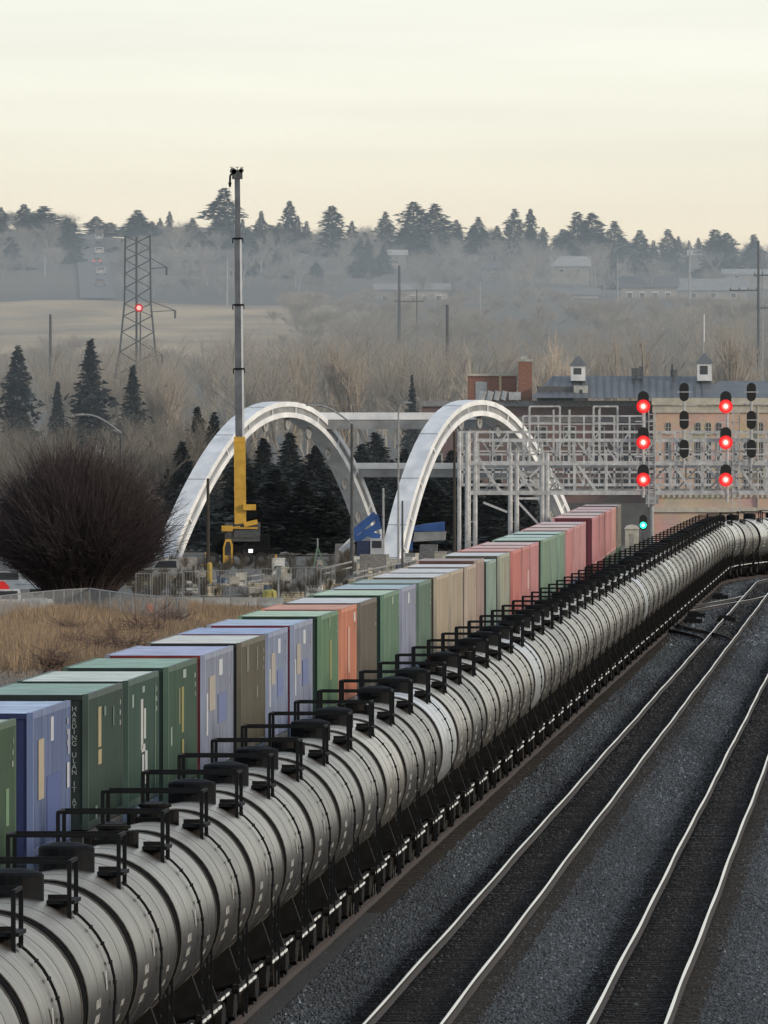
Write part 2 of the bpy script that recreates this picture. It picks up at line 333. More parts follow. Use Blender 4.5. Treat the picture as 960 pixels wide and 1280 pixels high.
def make_tank(detail=True, housing=True):
    t = thing('tank_car', '', 'tank car', group='tank cars of the long grey train')
    hl = 8.65
    m = MB(); m.lathe([(-hl, R_*.998), (-hl*.5, R_), (0, R_), (hl*.5, R_), (hl, R_*.998)], (0,0,ZCn), 1, 56)
    m.mi(1)
    for y in (-4.6,4.9):
        m.lathe([(y-.022, R_+.002), (y-.018, R_+.007), (y+.018, R_+.007), (y+.022, R_+.002)], (0,0,ZCn), 1, 56)
    for y in (-hl+.02, hl-.12):
        m.lathe([(y, R_), (y, R_+.015), (y+.10, R_+.015), (y+.10, R_)], (0,0,ZCn), 1, 56)
    m.mi(2)
    for s in (-1, 1):
        for (y0, z0, w, h, rows) in ((-5.6,2.75,1.6,.14,3),(4.6,2.5,1.1,.10,4)):
            for r in range(rows):
                y = y0
                while y < y0+w:
                    l = random.uniform(.08,.2)
                    zz = z0-.24*r; x0 = math.sqrt(R_**2-(zz-ZCn)**2)+.006; x1_ = math.sqrt(R_**2-(zz+h-ZCn)**2)+.006
                    m.add([(s*x0,y,zz),(s*x0,y+l,zz),(s*x1_,y+l,zz+h),(s*x1_,y,zz+h)], [(0,1,2,3)]); y += l+random.uniform(.05,.12)
    m.add([(1.531,-1.9,2.95),(1.531,-1.55,2.95),(1.515,-1.55,3.25),(1.515,-1.9,3.25)],[(0,1,2,3)])
    o = m.build('tank_shell', [tk_grey, seam, decal], t, smooth=True)
    for sgn in (-1, 1):
        m = MB(); prof = [(sgn*hl, R_*.992)]+[(sgn*(hl+.62*math.sin(a)), R_*.992*math.cos(a)) for a in np.linspace(.1, 1.56, 9)]
        m.lathe(prof, (0,0,ZCn), 1, 40); h = m.build('tank_head', headm, t, smooth=True)
    # ladder: follows the shell from the railing down, then straight
    for s in (-1, 1):
        m = MB()
        for yy in (-.22, .22):
            pts = [(s*p[0], p[1], p[2]) for p in ring_pts(yy, R_+.07, .62, 1.75, 10)]+[(s*(R_+.04), yy, 1.0)]
            m.path(pts, .017, 4)
        for a in np.arange(.66, 1.75, .2):
            p = (s*(R_+.07)*math.sin(a), ZCn+(R_+.07)*math.cos(a))
            m.cyl((p[0], -.3, p[1]), (p[0], .3, p[1]), .028, None, 4)
            m.cbox((p[0], 0, p[1]), (.06,.11,.06))
        for z in (2.2,1.9,1.6,1.3): m.bar((s*(R_+.04), -.22, z), (s*(R_+.04), .22, z), .035)
        m.build('ladder', black, t)
    # railing over the walkway
    m = MB(); rh = 4.93; hx = .92; hy = 1.25 if detail else .75
    for sx_ in (-1, 1):
        for sy_ in (-1, 1):
            m.bar((sx_*hx, sy_*hy, 3.95), (sx_*hx, sy_*hy, rh), .07)
        m.bar((sx_*hx, -hy, rh), (sx_*hx, hy, rh), .055)
        pass
    for sy_ in (-1, 1): m.bar((-hx, sy_*hy, rh), (hx, sy_*hy, rh), .055)
    m.build('railing', black, t)
    for sx_ in (-1, 1): MB().box(sx_*.78-.22, sx_*.78+.22, -hy, hy, 4.27, 4.33).build('walkway', black, t)
    if housing:
        m = MB(); m.lathe([(4.22,.44),(4.30,.47),(4.70,.47),(4.74,.44),(4.80,.2),(4.80,0.001)], (0,0,0), 2, 20)
        m.cbox((.0,-.5,4.6),(.25,.12,.16)); m.build('valve_housing', black, t, smooth=False)
        m = MB(); m.cyl((.72,-.9,4.1),(.72,-.9,4.34),.16,None,12).cbox((.72,-.9,4.38),(.3,.12,.07)); m.build('vent_valve', blackmetal, t)
    else:
        m = MB(); m.cyl((0,.1,4.3),(0,.1,4.62),.27,None,14).cyl((0,.1,4.62),(0,.1,4.68),.31,None,14).bar((-.4,-.5,4.38),(.35,-.7,4.38),.12).bar((0,.1,4.36),(.1,-.62,4.36),.14).cyl((.35,-.7,4.2),(.35,-.7,4.58),.13,None,10).cyl((-.4,-.5,4.2),(-.4,-.5,4.5),.1,None,10)
        m.build('manway', blackmetal, t)
        m = MB(); m.cyl((.72,-.9,4.1),(.72,-.9,4.34),.16,None,12).cbox((.72,-.9,4.38),(.3,.12,.07)); m.build('vent_valve', blackmetal, t)
    # underframe
    m = MB()
    for s in (-1, 1):
        m.box(s*1.34-.06, s*1.34+.06, 5.1, 9.0, .98, 1.16).box(s*1.34-.06, s*1.34+.06, -9.0, -5.1, .98, 1.16)
        for y in (-8.9, 8.9): m.box(s*.7-.7, s*.7+.7, y-.06, y+.06, .95, 1.2)
    m.box(-.3,.3,-9.1,9.1,.85,1.2)
    for y in (-6.4, 6.4): m.prism([(-1.4,1.0),(1.4,1.0),(1.4,1.2),(1.15,1.9),(.6,1.5),(-.6,1.5),(-1.15,1.9),(-1.4,1.2)], 1, y-.25, y+.25)
    m.mi(1)
    for s in (-1, 1):
        for y in (-8.0,-5.7,5.7,8.0): m.box(s*1.415-.012, s*1.415+.012, y-.75, y+.75, 1.03, 1.08)
        for y in (-2.6,0,2.6): m.box(s*1.27-.012, s*1.27+.012, y-.8, y+.8, 1.03, 1.08)
    m.mi(0); m.bar((1.22,-5.2,1.05),(1.22,5.2,1.05),.09).bar((-1.22,-5.2,1.05),(-1.22,5.2,1.05),.09)
    m.build('underframe', [blackmetal, tape], t)
    m = MB(); m.box(.2,.7,-1.3,-.2,.6,1.1).cyl((.55,.2,.85),(.55,1.5,.85),.22,None,10).bar((.9,-4,.8),(.9,4,.8),.06)
    m.build('brake_gear', blackmetal, t)
    for y in (-8.7, 8.7):
        m = MB()
        for s in (-1, 1): m.bar((s*1.36,y,.45),(s*1.36,y,2.25),.05).bar((s*1.36,y,1.4),(s*.9,y,1.4),.035)
        m.bar((-1.36,y,2.25),(1.36,y,2.25),.05); m.build('grab_rail', black, t)
    for s in (-1, 1): MB().box(-.12,.12,8.8 if s>0 else -9.7,9.7 if s>0 else -8.8,.78,1.0).build('coupler', blackmetal, t)
    for y in (-6.4, 6.4):
        m = MB()
        for s in (-1, 1):
            x0 = s*1.0
            m.prism([(-1.15,.42),(-1.15,.62),(-.45,.78),(.45,.78),(1.15,.62),(1.15,.42),(.8,.42),(.35,.25),(-.35,.25),(-.8,.42)], 0, x0-.07, x0+.07)
        m.box(-1.0,1.0,-.2,.2,.35,.7)
        if not detail:
            for yy in (-.89, .89): m.cyl((-.82,yy,.46),(.82,yy,.46),.46,None,12)
        tr = m.build('truck', blackmetal, t, loc=(0,y,0))
        if detail:
            for yy in (-.89, .89):
                for s in (-1, 1):
                    m = MB(); m.cyl((s*.69,yy,.46),(s*.82,yy,.46),.46,None,20).cyl((s*.66,yy,.46),(s*.69,yy,.46),.49,None,20).cyl((s*.82,yy,.46),(s*1.06,yy,.46),.13,None,10)
                    m.build('wheel', [mat('wheel_steel',(.045,.038,.034),.6,.3)], tr)
    return t
PITCH = 19.4; G0 = 278.4
protos = {}
for d in (True, False):
    for h in (True, False): protos[(d, h)] = make_tank(d, h)
used = set()
# containers defined first for neighbour names
def rightpx(Z): return 480+F*(XCc(Z)+1.25)/Z
def Zofpx(px):
    lo, hi = 250.0, 1500.0
    for _ in range(50):
        mid = (lo+hi)/2
        if rightpx(mid) < px: lo = mid
        else: hi = mid
    return (lo+hi)/2
G = (.030,.085,.052); DG = (.018,.050,.034); BL = (.17,.22,.37); RD = (.20,.025,.03)
CT = [ # near px, far px, side, end, roof, name, label
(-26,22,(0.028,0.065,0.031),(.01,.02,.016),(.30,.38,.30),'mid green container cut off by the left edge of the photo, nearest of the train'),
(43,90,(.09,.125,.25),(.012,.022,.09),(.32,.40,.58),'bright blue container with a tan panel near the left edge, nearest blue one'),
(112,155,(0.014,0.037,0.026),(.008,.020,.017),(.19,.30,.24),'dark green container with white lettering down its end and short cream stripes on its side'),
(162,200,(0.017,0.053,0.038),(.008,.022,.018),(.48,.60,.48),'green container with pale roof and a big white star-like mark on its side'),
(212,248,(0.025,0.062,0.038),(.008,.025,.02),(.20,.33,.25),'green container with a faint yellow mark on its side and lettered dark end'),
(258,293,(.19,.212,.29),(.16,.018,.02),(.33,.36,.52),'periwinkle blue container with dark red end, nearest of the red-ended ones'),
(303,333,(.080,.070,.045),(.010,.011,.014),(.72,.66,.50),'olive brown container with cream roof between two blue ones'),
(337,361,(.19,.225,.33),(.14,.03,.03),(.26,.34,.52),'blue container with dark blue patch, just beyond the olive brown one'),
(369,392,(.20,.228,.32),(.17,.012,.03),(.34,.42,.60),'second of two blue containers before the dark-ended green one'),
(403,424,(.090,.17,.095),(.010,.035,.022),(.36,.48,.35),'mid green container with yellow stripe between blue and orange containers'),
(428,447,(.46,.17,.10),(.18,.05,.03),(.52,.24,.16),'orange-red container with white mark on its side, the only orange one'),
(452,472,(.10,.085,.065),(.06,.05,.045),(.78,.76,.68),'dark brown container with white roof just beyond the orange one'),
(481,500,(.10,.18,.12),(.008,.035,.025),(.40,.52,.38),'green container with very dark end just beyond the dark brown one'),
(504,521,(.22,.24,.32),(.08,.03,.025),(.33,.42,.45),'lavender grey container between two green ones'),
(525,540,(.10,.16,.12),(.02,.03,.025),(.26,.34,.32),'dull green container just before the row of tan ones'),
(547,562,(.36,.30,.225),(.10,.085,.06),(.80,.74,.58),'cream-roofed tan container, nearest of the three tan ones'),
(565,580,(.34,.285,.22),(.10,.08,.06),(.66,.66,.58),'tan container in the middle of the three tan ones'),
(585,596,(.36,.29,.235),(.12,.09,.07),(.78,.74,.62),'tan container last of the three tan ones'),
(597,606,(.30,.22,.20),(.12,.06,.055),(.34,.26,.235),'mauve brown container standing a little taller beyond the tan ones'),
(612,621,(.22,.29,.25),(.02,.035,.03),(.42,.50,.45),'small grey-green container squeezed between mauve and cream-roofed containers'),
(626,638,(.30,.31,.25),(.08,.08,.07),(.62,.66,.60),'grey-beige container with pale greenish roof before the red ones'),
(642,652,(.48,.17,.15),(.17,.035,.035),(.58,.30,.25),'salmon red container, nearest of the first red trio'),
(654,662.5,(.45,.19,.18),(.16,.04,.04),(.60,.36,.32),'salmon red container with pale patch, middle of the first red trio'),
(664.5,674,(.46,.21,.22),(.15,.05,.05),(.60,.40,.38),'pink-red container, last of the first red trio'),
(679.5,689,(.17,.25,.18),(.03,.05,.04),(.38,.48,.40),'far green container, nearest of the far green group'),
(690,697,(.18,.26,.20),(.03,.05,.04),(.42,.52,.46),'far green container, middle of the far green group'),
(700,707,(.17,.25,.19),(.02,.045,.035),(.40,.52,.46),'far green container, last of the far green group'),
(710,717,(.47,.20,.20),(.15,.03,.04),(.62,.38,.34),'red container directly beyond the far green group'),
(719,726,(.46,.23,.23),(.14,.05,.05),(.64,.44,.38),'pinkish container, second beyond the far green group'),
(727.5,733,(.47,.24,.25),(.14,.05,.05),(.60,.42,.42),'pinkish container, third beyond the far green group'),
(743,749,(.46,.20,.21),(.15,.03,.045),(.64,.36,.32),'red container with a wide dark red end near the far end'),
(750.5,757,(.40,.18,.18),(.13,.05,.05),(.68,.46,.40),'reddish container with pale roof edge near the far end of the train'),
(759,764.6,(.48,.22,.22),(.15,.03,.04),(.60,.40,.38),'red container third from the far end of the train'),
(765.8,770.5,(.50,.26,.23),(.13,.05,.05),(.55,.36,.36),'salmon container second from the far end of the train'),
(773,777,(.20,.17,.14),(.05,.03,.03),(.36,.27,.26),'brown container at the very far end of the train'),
]
CZ = []
for c in CT:
    a, b_ = Zofpx(c[0]), Zofpx(c[1])
    if b_-a < 11: b_ = a+11
    CZ.append([a, b_])
for i in range(len(CZ)-1):
    if CZ[i][1] > CZ[i+1][0]-.8: CZ[i+1][0] = CZ[i][1]+.8; CZ[i+1][1] = max(CZ[i+1][1], CZ[i+1][0]+9)
def cname(i):
    return ['mid green','bright blue','lettered dark green','pale-roofed green','yellow-marked green','periwinkle','olive brown','blue','second red-ended blue','yellow-striped green','orange','dark brown','dark-ended green','lavender grey','dull green','nearest tan','middle tan','last tan','mauve','grey-green','grey-beige','nearest salmon red','pale-patched red','pink-red','nearest far green','middle far green','last far green','red','pinkish','third pinkish','wide-ended red','reddish','far red','far salmon','last brown'][i]
def nearest_c(Z): return min(range(len(CZ)), key=lambda i: abs((CZ[i][0]+CZ[i][1])/2-Z))
nohouse = {5,6,10,13,17,19,23,28,33,38,41,47,52,58}
NC = 70
for k in range(NC):
    Zc = G0-PITCH/2+PITCH*k
    d = k < 26; h = (k+1) not in nohouse
    p = protos[(d, h)]
    if (d, h) in used: o = copy_tree(p)
    else: o = p; used.add((d, h))
    o.location = (XT(Zc), Zc, 0); o.rotation_euler = (0,0,-heading(XT, Zc))
    n = k+1
    if n in (15,): mt_, w = tk_white, 'clean white tank car'
    elif n in (22, 29, 37): mt_, w = tk_white if n != 29 else tk_pale, 'whitish tank car'
    elif n in (43, 44, 52, 53, 54, 61, 62, 63, 65, 66, 68): mt_, w = tk_silver, 'shiny silver tank car'
    elif n in (1, 2, 3, 4, 6, 9): mt_, w = tk_dark, 'dust-brown tank car'
    elif n > 14 and n % 4 != 1: mt_, w = tk_pale, 'light grey tank car'
    elif n % 3 == 0: mt_, w = tk_pale if n > 8 else tk_grey, 'dusty grey tank car'
    else: mt_, w = tk_grey, 'grimy grey tank car'
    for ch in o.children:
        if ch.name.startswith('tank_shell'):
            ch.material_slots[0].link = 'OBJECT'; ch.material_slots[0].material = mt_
    hs = 'round black valve housing on top' if h else 'open railing and low valves on top'
    if Zc < CZ[-1][1]+8: side = 'beside the %s container' % cname(nearest_c(Zc))
    else: side = 'beyond the end of the container train'
    if n == 1: side = 'cut by the lower left corner'
    o['label'] = '%s, %s from the near end, %s' % (w, ordw(n), side)
print('tank end Z', Zc)
# ------------------------------------------------------------------ containers
frame_m = {}
CM = {}
def cmat(c, kind, rough=.55):
    key = (tuple(round(x, 3) for x in c), kind)
    if key not in CM:
        CM[key] = mat('container_%s_%d' % (kind, len(CM)), c, rough, 0, nscale=1.3, amt=.42, stretch=(1,1.6,.30), detail=9)
    return CM[key]
def letters(txt, size, m, parent, x, y, z, vertical=True, gap=1.0):
    cu = bpy.data.curves.new('lettering', 'FONT'); cu.body = '\n'.join(txt) if vertical else txt
    cu.size = size; cu.align_x = 'CENTER'; cu.space_line = gap; cu.extrude = .004
    to = bpy.data.objects.new('tmp', cu); COL.objects.link(to)
    dg = bpy.context.evaluated_depsgraph_get(); me = bpy.data.meshes.new_from_object(to.evaluated_get(dg))
    bpy.data.objects.remove(to); o = bpy.data.objects.new('lettering', me); me.materials.clear(); me.materials.append(m)
    COL.objects.link(o); o.parent = parent; o.location = (x, y, z); o.rotation_euler = (math.pi/2, 0, 0); return o
wl = mat('white_lettering', (.30,.34,.34), .6, nscale=9, amt=.3)
def make_container(Ln, side, end, roof, z0, H, loc, rz, label, grp, marks=(), text=None, lower=False):
    W = 1.22; t = thing('shipping_container', label, 'shipping container', loc, rz, grp)
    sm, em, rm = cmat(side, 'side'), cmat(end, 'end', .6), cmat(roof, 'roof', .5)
    h = Ln/2; m = MB(); n = max(8, int(Ln/.42)); st = (Ln-.5)/n
    prof = []
    for i in range(n):
        y = -h+.25+i*st; prof += [(y,-.035),(y+st*.3,-.035),(y+st*.5,0),(y+st*.8,0)]
    prof += [(h-.25,-.035)]
    for s in (-1, 1):
        vs = []; 
        for (y, d) in prof: vs += [(s*(W-.005+d), y, z0+.16), (s*(W-.005+d), y, z0+H-.12)]
        m.add(vs, [((2*i, 2*i+2, 2*i+3, 2*i+1) if s > 0 else (2*i, 2*i+1, 2*i+3, 2*i+2)) for i in range(len(prof)-1)])
    m.build('side_wall', sm, t)
    m = MB(); n2 = n//2; st = (Ln-.4)/n2
    vs = []
    for i in range(n2):
        y = -h+.2+i*st
        for (yy, zz) in ((y, -.02), (y+st*.3, -.02), (y+st*.5, 0), (y+st*.8, 0)): vs += [(-W+.08, yy, z0+H-.01+zz), (W-.08, yy, z0+H-.01+zz)]
    m.add(vs, [(2*i, 2*i+1, 2*i+3, 2*i+2) for i in range(len(vs)//2-1)]); m.build('roof', rm, t)
    m = MB().mi(0)
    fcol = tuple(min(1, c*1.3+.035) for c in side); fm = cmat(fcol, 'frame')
    for s in (-1, 1):
        m.box(s*W-.08 if s > 0 else -W, W if s > 0 else -W+.08, -h, h, z0, z0+.16)
        m.box(s*W-.08 if s > 0 else -W, W if s > 0 else -W+.08, -h, h, z0+H-.12, z0+H)
        for y in (-1, 1):
            ya, yb = (h-.25, h+.003) if y > 0 else (-h-.003, -h+.25)
            m.box(W-.12 if s > 0 else -W-.002, W+.002 if s > 0 else -W+.12, ya, yb, z0+.002, z0+H+.004)
    m.build('frame', fm, t)
    m = MB().box(-W+.1, W-.1, -h+.03, -h+.07, z0+.08, z0+H-.08)
    for x in (-.85,-.35,.35,.85): m.cyl((x,-h+.015,z0+.1),(x,-h+.015,z0+H-.1),.025,None,6)
    for x in (-.6,.6): m.box(x-.3,x+.3,-h+.0,-h+.03,z0+1.1,z0+1.16)
    m.box(-.02,.02,-h+.0,-h+.03,z0+.1,z0+H-.1).box(-W+.12,W-.12,-h-.0,-h+.06,z0+H-.12,z0+H-.01).box(-W+.12,W-.12,-h,-h+.06,z0,z0+.14)
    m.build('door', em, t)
    m = MB().box(-W+.1, W-.1, h-.05, h-.01, z0+.02, z0+H-.02).box(-W+.1, W-.1, -h+.1, h-.1, z0+.05, z0+.1).build('end_wall', cmat(side, 'side'), t)
    for (f0, f1, h0, h1, c) in marks:
        c = tuple(.62*a_+.38*b__ for a_, b__ in zip(c, side))
        y0, y1 = -h+f0*Ln, -h+f1*Ln
        MB().box(W+.001, W+.010, y0, y1, z0+h0*H, z0+h1*H).build('side_mark', mat('mark_%d_%d_%d' % tuple(int(x*99) for x in c), c, .6, nscale=4, amt=.2), t)
    if not lower:
        y0 = h-1.1
        for r_ in range(3):
            yy = y0-.0
            m = MB(); w_ = random.uniform(.35,.8); m.box(W+.001, W+.008, yy-w_, yy, z0+H-.45-.22*r_, z0+H-.34-.22*r_); m.build('marking_line', cmat(tuple(.45*c+.22 for c in side), 'marking'), t)
    if text: letters(text, .15, wl, t, .93, -h-.012, z0+H-.35, True, .80)
    return t
TAN=(.62,.50,.27); WHT=(.75,.78,.8); DBL=(.05,.08,.30); YEL=(.42,.36,.10)
BMK = [(.14,.34,.50,.80,(.50,.42,.30)),(.48,.60,.78,.92,WHT),(.45,.75,.36,.62,(.10,.14,.36)),(.04,.09,.3,.66,WHT)]
MARKS = {0:[(.72,.8,.3,.55,(.2,.35,.2))],
 1:[(.14,.28,.38,.80,TAN),(.46,.53,.76,.93,WHT),(.36,.72,.12,.52,DBL),(.90,.96,.38,.56,WHT),(.92,.97,.62,.80,(.45,.5,.6))],
 2:[(.28,.36,.58,.88,TAN),(.28,.37,.45,.56,TAN),(.45,.50,.80,.87,(.2,.3,.25)),(.7,.74,.7,.85,(.12,.2,.15)),(.2,.25,.05,.15,(.3,.35,.3))],
 3:[(.40,.47,.42,.82,WHT),(.50,.56,.50,.74,WHT),(.42,.54,.40,.46,WHT),(.44,.50,.04,.38,WHT),(.54,.61,.14,.40,WHT),(.12,.17,.78,.88,(.4,.5,.45)),(.45,.52,.87,.92,(.4,.5,.45)),(.86,.89,.05,.9,(.12,.22,.15))],
 4:[(.34,.40,.5,.80,(.22,.22,.10)),(.45,.52,.42,.80,YEL),(.46,.52,.05,.36,YEL),(.5,.6,.87,.94,(.5,.6,.55)),(.08,.12,.35,.5,(.4,.5,.45))],
 5:BMK, 6:[(.22,.30,.72,.95,(.22,.21,.16)),(.62,.68,.70,.92,(.2,.19,.14)),(.62,.68,.45,.55,(.25,.24,.2))],
 7:BMK, 8:BMK, 9:[(.5,.58,.3,.72,YEL),(.45,.5,.86,.95,(.4,.45,.3))],
 10:[(.42,.52,.28,.78,(.72,.5,.42)),(.80,.9,.82,.92,WHT)], 12:[(.5,.6,.86,.95,(.4,.5,.4))], 13:[(.4,.5,.8,.93,WHT)],
 20:[(.5,.62,.4,.9,(.35,.28,.2))], 22:[(.7,.95,.3,.6,(.7,.5,.42))]}
wellm = mat('well_car_paint', (.05,.025,.022), .7)
for i, c in enumerate(CT):
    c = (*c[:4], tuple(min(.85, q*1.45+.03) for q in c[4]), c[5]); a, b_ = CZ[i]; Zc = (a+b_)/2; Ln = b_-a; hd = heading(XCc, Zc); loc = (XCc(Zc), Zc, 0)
    dz = .12 if i == 18 else (-.08 if i in (19,) else 0); hh = 2.82
    txt = 'HARDING ULAN IT AT' if i == 2 else ('HARDING ULAN LINE' if i == 4 else None)
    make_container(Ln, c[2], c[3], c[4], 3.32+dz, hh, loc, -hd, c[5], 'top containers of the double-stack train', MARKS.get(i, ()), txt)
    lc = random.choice([(.05,.10,.06),(.20,.05,.04),(.12,.16,.25),(.2,.17,.14)])
    make_container(Ln, lc, tuple(x*.3 for x in lc), lc, .46, 2.83, loc, -hd, 'lower container of the stack directly under the %s container' % cname(i), 'lower containers of the double-stack train', lower=True)
    t = thing('well_car', 'low rail car carrying the stack topped by the %s container' % cname(i), 'rail car', loc, -hd, 'rail cars of the container train')
    m = MB()
    for s in (-1, 1): m.box(s*1.36-.05, s*1.36+.05, -Ln/2+.1, Ln/2-.1, .30, 1.25)
    m.box(-1.3,1.3,-Ln/2-.3,-Ln/2-.06,.35,1.2).box(-1.3,1.3,Ln/2+.06,Ln/2+.3,.35,1.2).box(-1.31,1.31,-Ln/2-.06,Ln/2+.06,.30,.44); m.build('well_frame', wellm, t)
    if Ln/2 > 3:
        for y in (-Ln/2-.0, ):
            m = MB()
            for yy in (-1.3,-.4):
                for s in (-1, 1): m.cyl((s*.68,y+yy+.4,.40),(s*.82,y+yy+.4,.40),.40,None,12)
            m.build('wheels', blackmetal, t)
# ------------------------------------------------------------------ vegetation generators
def conifer_geo(H, W, n, seed, ragged=.35, clump=.5):
    r = np.random.default_rng(seed); V = []; 
    u = r.random(n)**.75; z = H*(.06+.94*(1-u))              # more at bottom
    tiers = np.sin(z/H*38+r.random()*6)*.16
    prof = (1-(z/H))**.85*(1+tiers)*(1+ragged*(r.random(n)-.6))*(.85+.25*np.sin(z/H*9+seed))
    ang = r.random(n)*2*np.pi; lobe = 1+.34*np.sin(ang*2+z*1.3+seed)+.22*np.sin(ang*4-z*.8+seed*2)+.18*np.sin(z*5+ang*3)
    rad = W/2*np.clip(prof, .02, 1.25)*lobe*(r.random(n)**.35)
    cx, cy = rad*np.cos(ang), rad*np.sin(ang); zz = z-rad*.28
    L_ = clump*(.5+r.random(n))*(.45+.65*np.clip(prof, 0, 1)); w = L_*.45
    dx, dy = np.cos(ang+r.normal(0,.4,n)), np.sin(ang+r.normal(0,.4,n)); dz = r.uniform(-.5,.25,n)
    tip = np.stack([cx+dx*L_, cy+dy*L_, zz+dz*L_], 1)
    sx, sy = -dy, dx; up = r.normal(0,.45,n)
    a = np.stack([cx+sx*w, cy+sy*w, zz+up*w], 1); b = np.stack([cx-sx*w, cy-sy*w, zz-up*w-.1*L_], 1)
    V = np.stack([tip, a, b], 1).reshape(-1, 3); Fc = np.arange(3*n).reshape(-1, 3)
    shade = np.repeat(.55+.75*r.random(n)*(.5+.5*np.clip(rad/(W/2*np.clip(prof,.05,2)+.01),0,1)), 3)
    return V, Fc, shade
def bare_geo(H, W, seed, levels=4, fine=True, up=.55, thick=.022, nb=(4,6), twigs=6):
    r = random.Random(seed); segs = []
    def grow(p, d, l, rad, lv):
        q = p+d*l; segs.append((p, q, rad, rad*.62))
        if lv == 0:
            for _ in range(twigs):
                dd = (d+Vector((r.gauss(0,.5), r.gauss(0,.5), r.gauss(.25,.35)))).normalized(); t_ = r.uniform(.2,1)
                a = p+d*l*t_; segs.append((a, a+dd*l*r.uniform(.5,1.1), rad*.4, rad*.15))
            return
        for i in range(r.randint(*nb)):
            t_ = r.uniform(.35,1) if i else 1
            dd = (d*1.0+Vector((r.gauss(0,.55), r.gauss(0,.55), r.gauss(.2,.25)+up*.3))).normalized()
            grow(p+d*l*t_, dd, l*r.uniform(.55,.8), rad*.58, lv-1)
    st = 1 if W < H*.9 else 3
    for _ in range(st): grow(Vector((r.gauss(0,.1*st),r.gauss(0,.1*st),0)), Vector((r.gauss(0,.06*st),r.gauss(0,.06*st),1)).normalized(), H*.34, H*thick/st**.5, levels)
    mz = max(s[1].z for s in segs); mxr = np.percentile([max(abs(s[1].x), abs(s[1].y)) for s in segs], 96)
    kz = H/mz; kx = (W/2)/mxr
    P = np.array([[*s[0], *s[1], s[2], s[3]] for s in segs]); P[:, [0,1,3,4]] *= kx; P[:, [2,5]] *= kz
    return segs_mesh(P)
def segs_mesh(P, minr=.012):
    n = len(P); p, q = P[:, :3], P[:, 3:6]; d = q-p; d /= np.linalg.norm(d, axis=1)[:, None]+1e-9
    a = np.where(np.abs(d[:, 2:3]) < .8, np.array([[0,0,1.]]), np.array([[1.,0,0]])); u = np.cross(d, a); u /= np.linalg.norm(u, axis=1)[:, None]+1e-9; w = np.cross(d, u)
    r0 = np.maximum(P[:, 6], minr)[:, None]; r1 = np.maximum(P[:, 7], minr*.6)[:, None]; vs = []
    for c, rr in ((p, r0), (q, r1)):
        for k in range(3):
            t = 2*np.pi*k/3; vs.append(c+u*rr*np.cos(t)+w*rr*np.sin(t))
    V = np.stack(vs, 1).reshape(-1, 3); f = np.array([(0,1,4,3),(1,2,5,4),(2,0,3,5)])
    return V, (f[None]+6*np.arange(n)[:, None, None]).reshape(-1, 4)
def fol(name, c1, c2): # foliage uses tint
    m = bpy.data.materials.new(name); m.use_nodes = True; nt = m.node_tree
    a = nt.nodes.new('ShaderNodeAttribute'); a.attribute_name = 'tint'; oi = nt.nodes.new('ShaderNodeObjectInfo')
    mr = nt.nodes.new('ShaderNodeMapRange'); mr.inputs['To Min'].default_value = .75; mr.inputs['To Max'].default_value = 1.25; nt.links.new(oi.outputs['Random'], mr.inputs['Value'])
    v = nt.nodes.new('ShaderNodeVectorMath'); v.operation = 'SCALE'; nt.links.new(a.outputs['Color'], v.inputs[0]); nt.links.new(mr.outputs[0], v.inputs['Scale'])
    b = nt.nodes['Principled BSDF']; b.inputs['Roughness'].default_value = .85; nt.links.new(v.outputs[0], b.inputs['Base Color']); MT[name] = m; return m
FM = fol('needle_foliage', 0, 0)
bark = mat('grey_bark', (.10,.088,.075), .95, nscale=6, amt=.35, rnd=.2)
pale_bark = mat('pale_twig_bark', (.50,.43,.35), .95, nscale=4, amt=.35, rnd=.25)
redbark = mat('dark_purple_twig', (.074,.057,.060), .95, nscale=3, amt=.4)
conV = {}
def conifer_mesh(kind, seed):
    key = (kind, seed)
    if key in conV: return conV[key]
    if kind == 'near': V, Fc, sh = conifer_geo(12, 6.0, 5200, seed, 1.15, .60); base = np.array([.020,.026,.022])
    else: V, Fc, sh = conifer_geo(12, 5.2, 2200, seed, .6, .75); base = np.array([.022,.028,.026])
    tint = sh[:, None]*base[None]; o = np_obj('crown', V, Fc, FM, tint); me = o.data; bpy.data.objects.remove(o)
    tm = MB().cyl((0,0,-.5),(0,0,11),.16,.03,6); to = tm.build('trunk', bark); tme = to.data; bpy.data.objects.remove(to)
    conV[key] = (me, tme); return conV[key]
def conifer(px, top, Z, wpx, label, grp, kind='far', seed=None, zb=None, name='spruce_tree'):
    x = X_at(px, Z); zb = terr(x, Z) if zb is None else zb; h = Z_at(top, Z)-zb; w = wpx*Z/F
    me, tme = conifer_mesh(kind, random.randrange(4) if seed is None else seed)
    t = thing(name, label, 'tree', (x, Z, zb), random.random()*6.28, grp); W0 = 5.2 if kind == 'far' else 6.0
    k_ = 1.45 if kind == 'far' else 1.6; t.scale = (w*k_/W0, w*k_/W0, h/12)
    for nm, mm in (('crown', me), ('trunk', tme)):
        o = bpy.data.objects.new(nm, mm); COL.objects.link(o); o.parent = t
    return t
def put_bare(name, V, Fc, m, loc, label, cat='tree', grp=None, rz=0):
    o = np_obj(name, V, Fc, m); o.location = loc; o.rotation_euler = (0,0,rz); return tag(o, label, cat, grp)
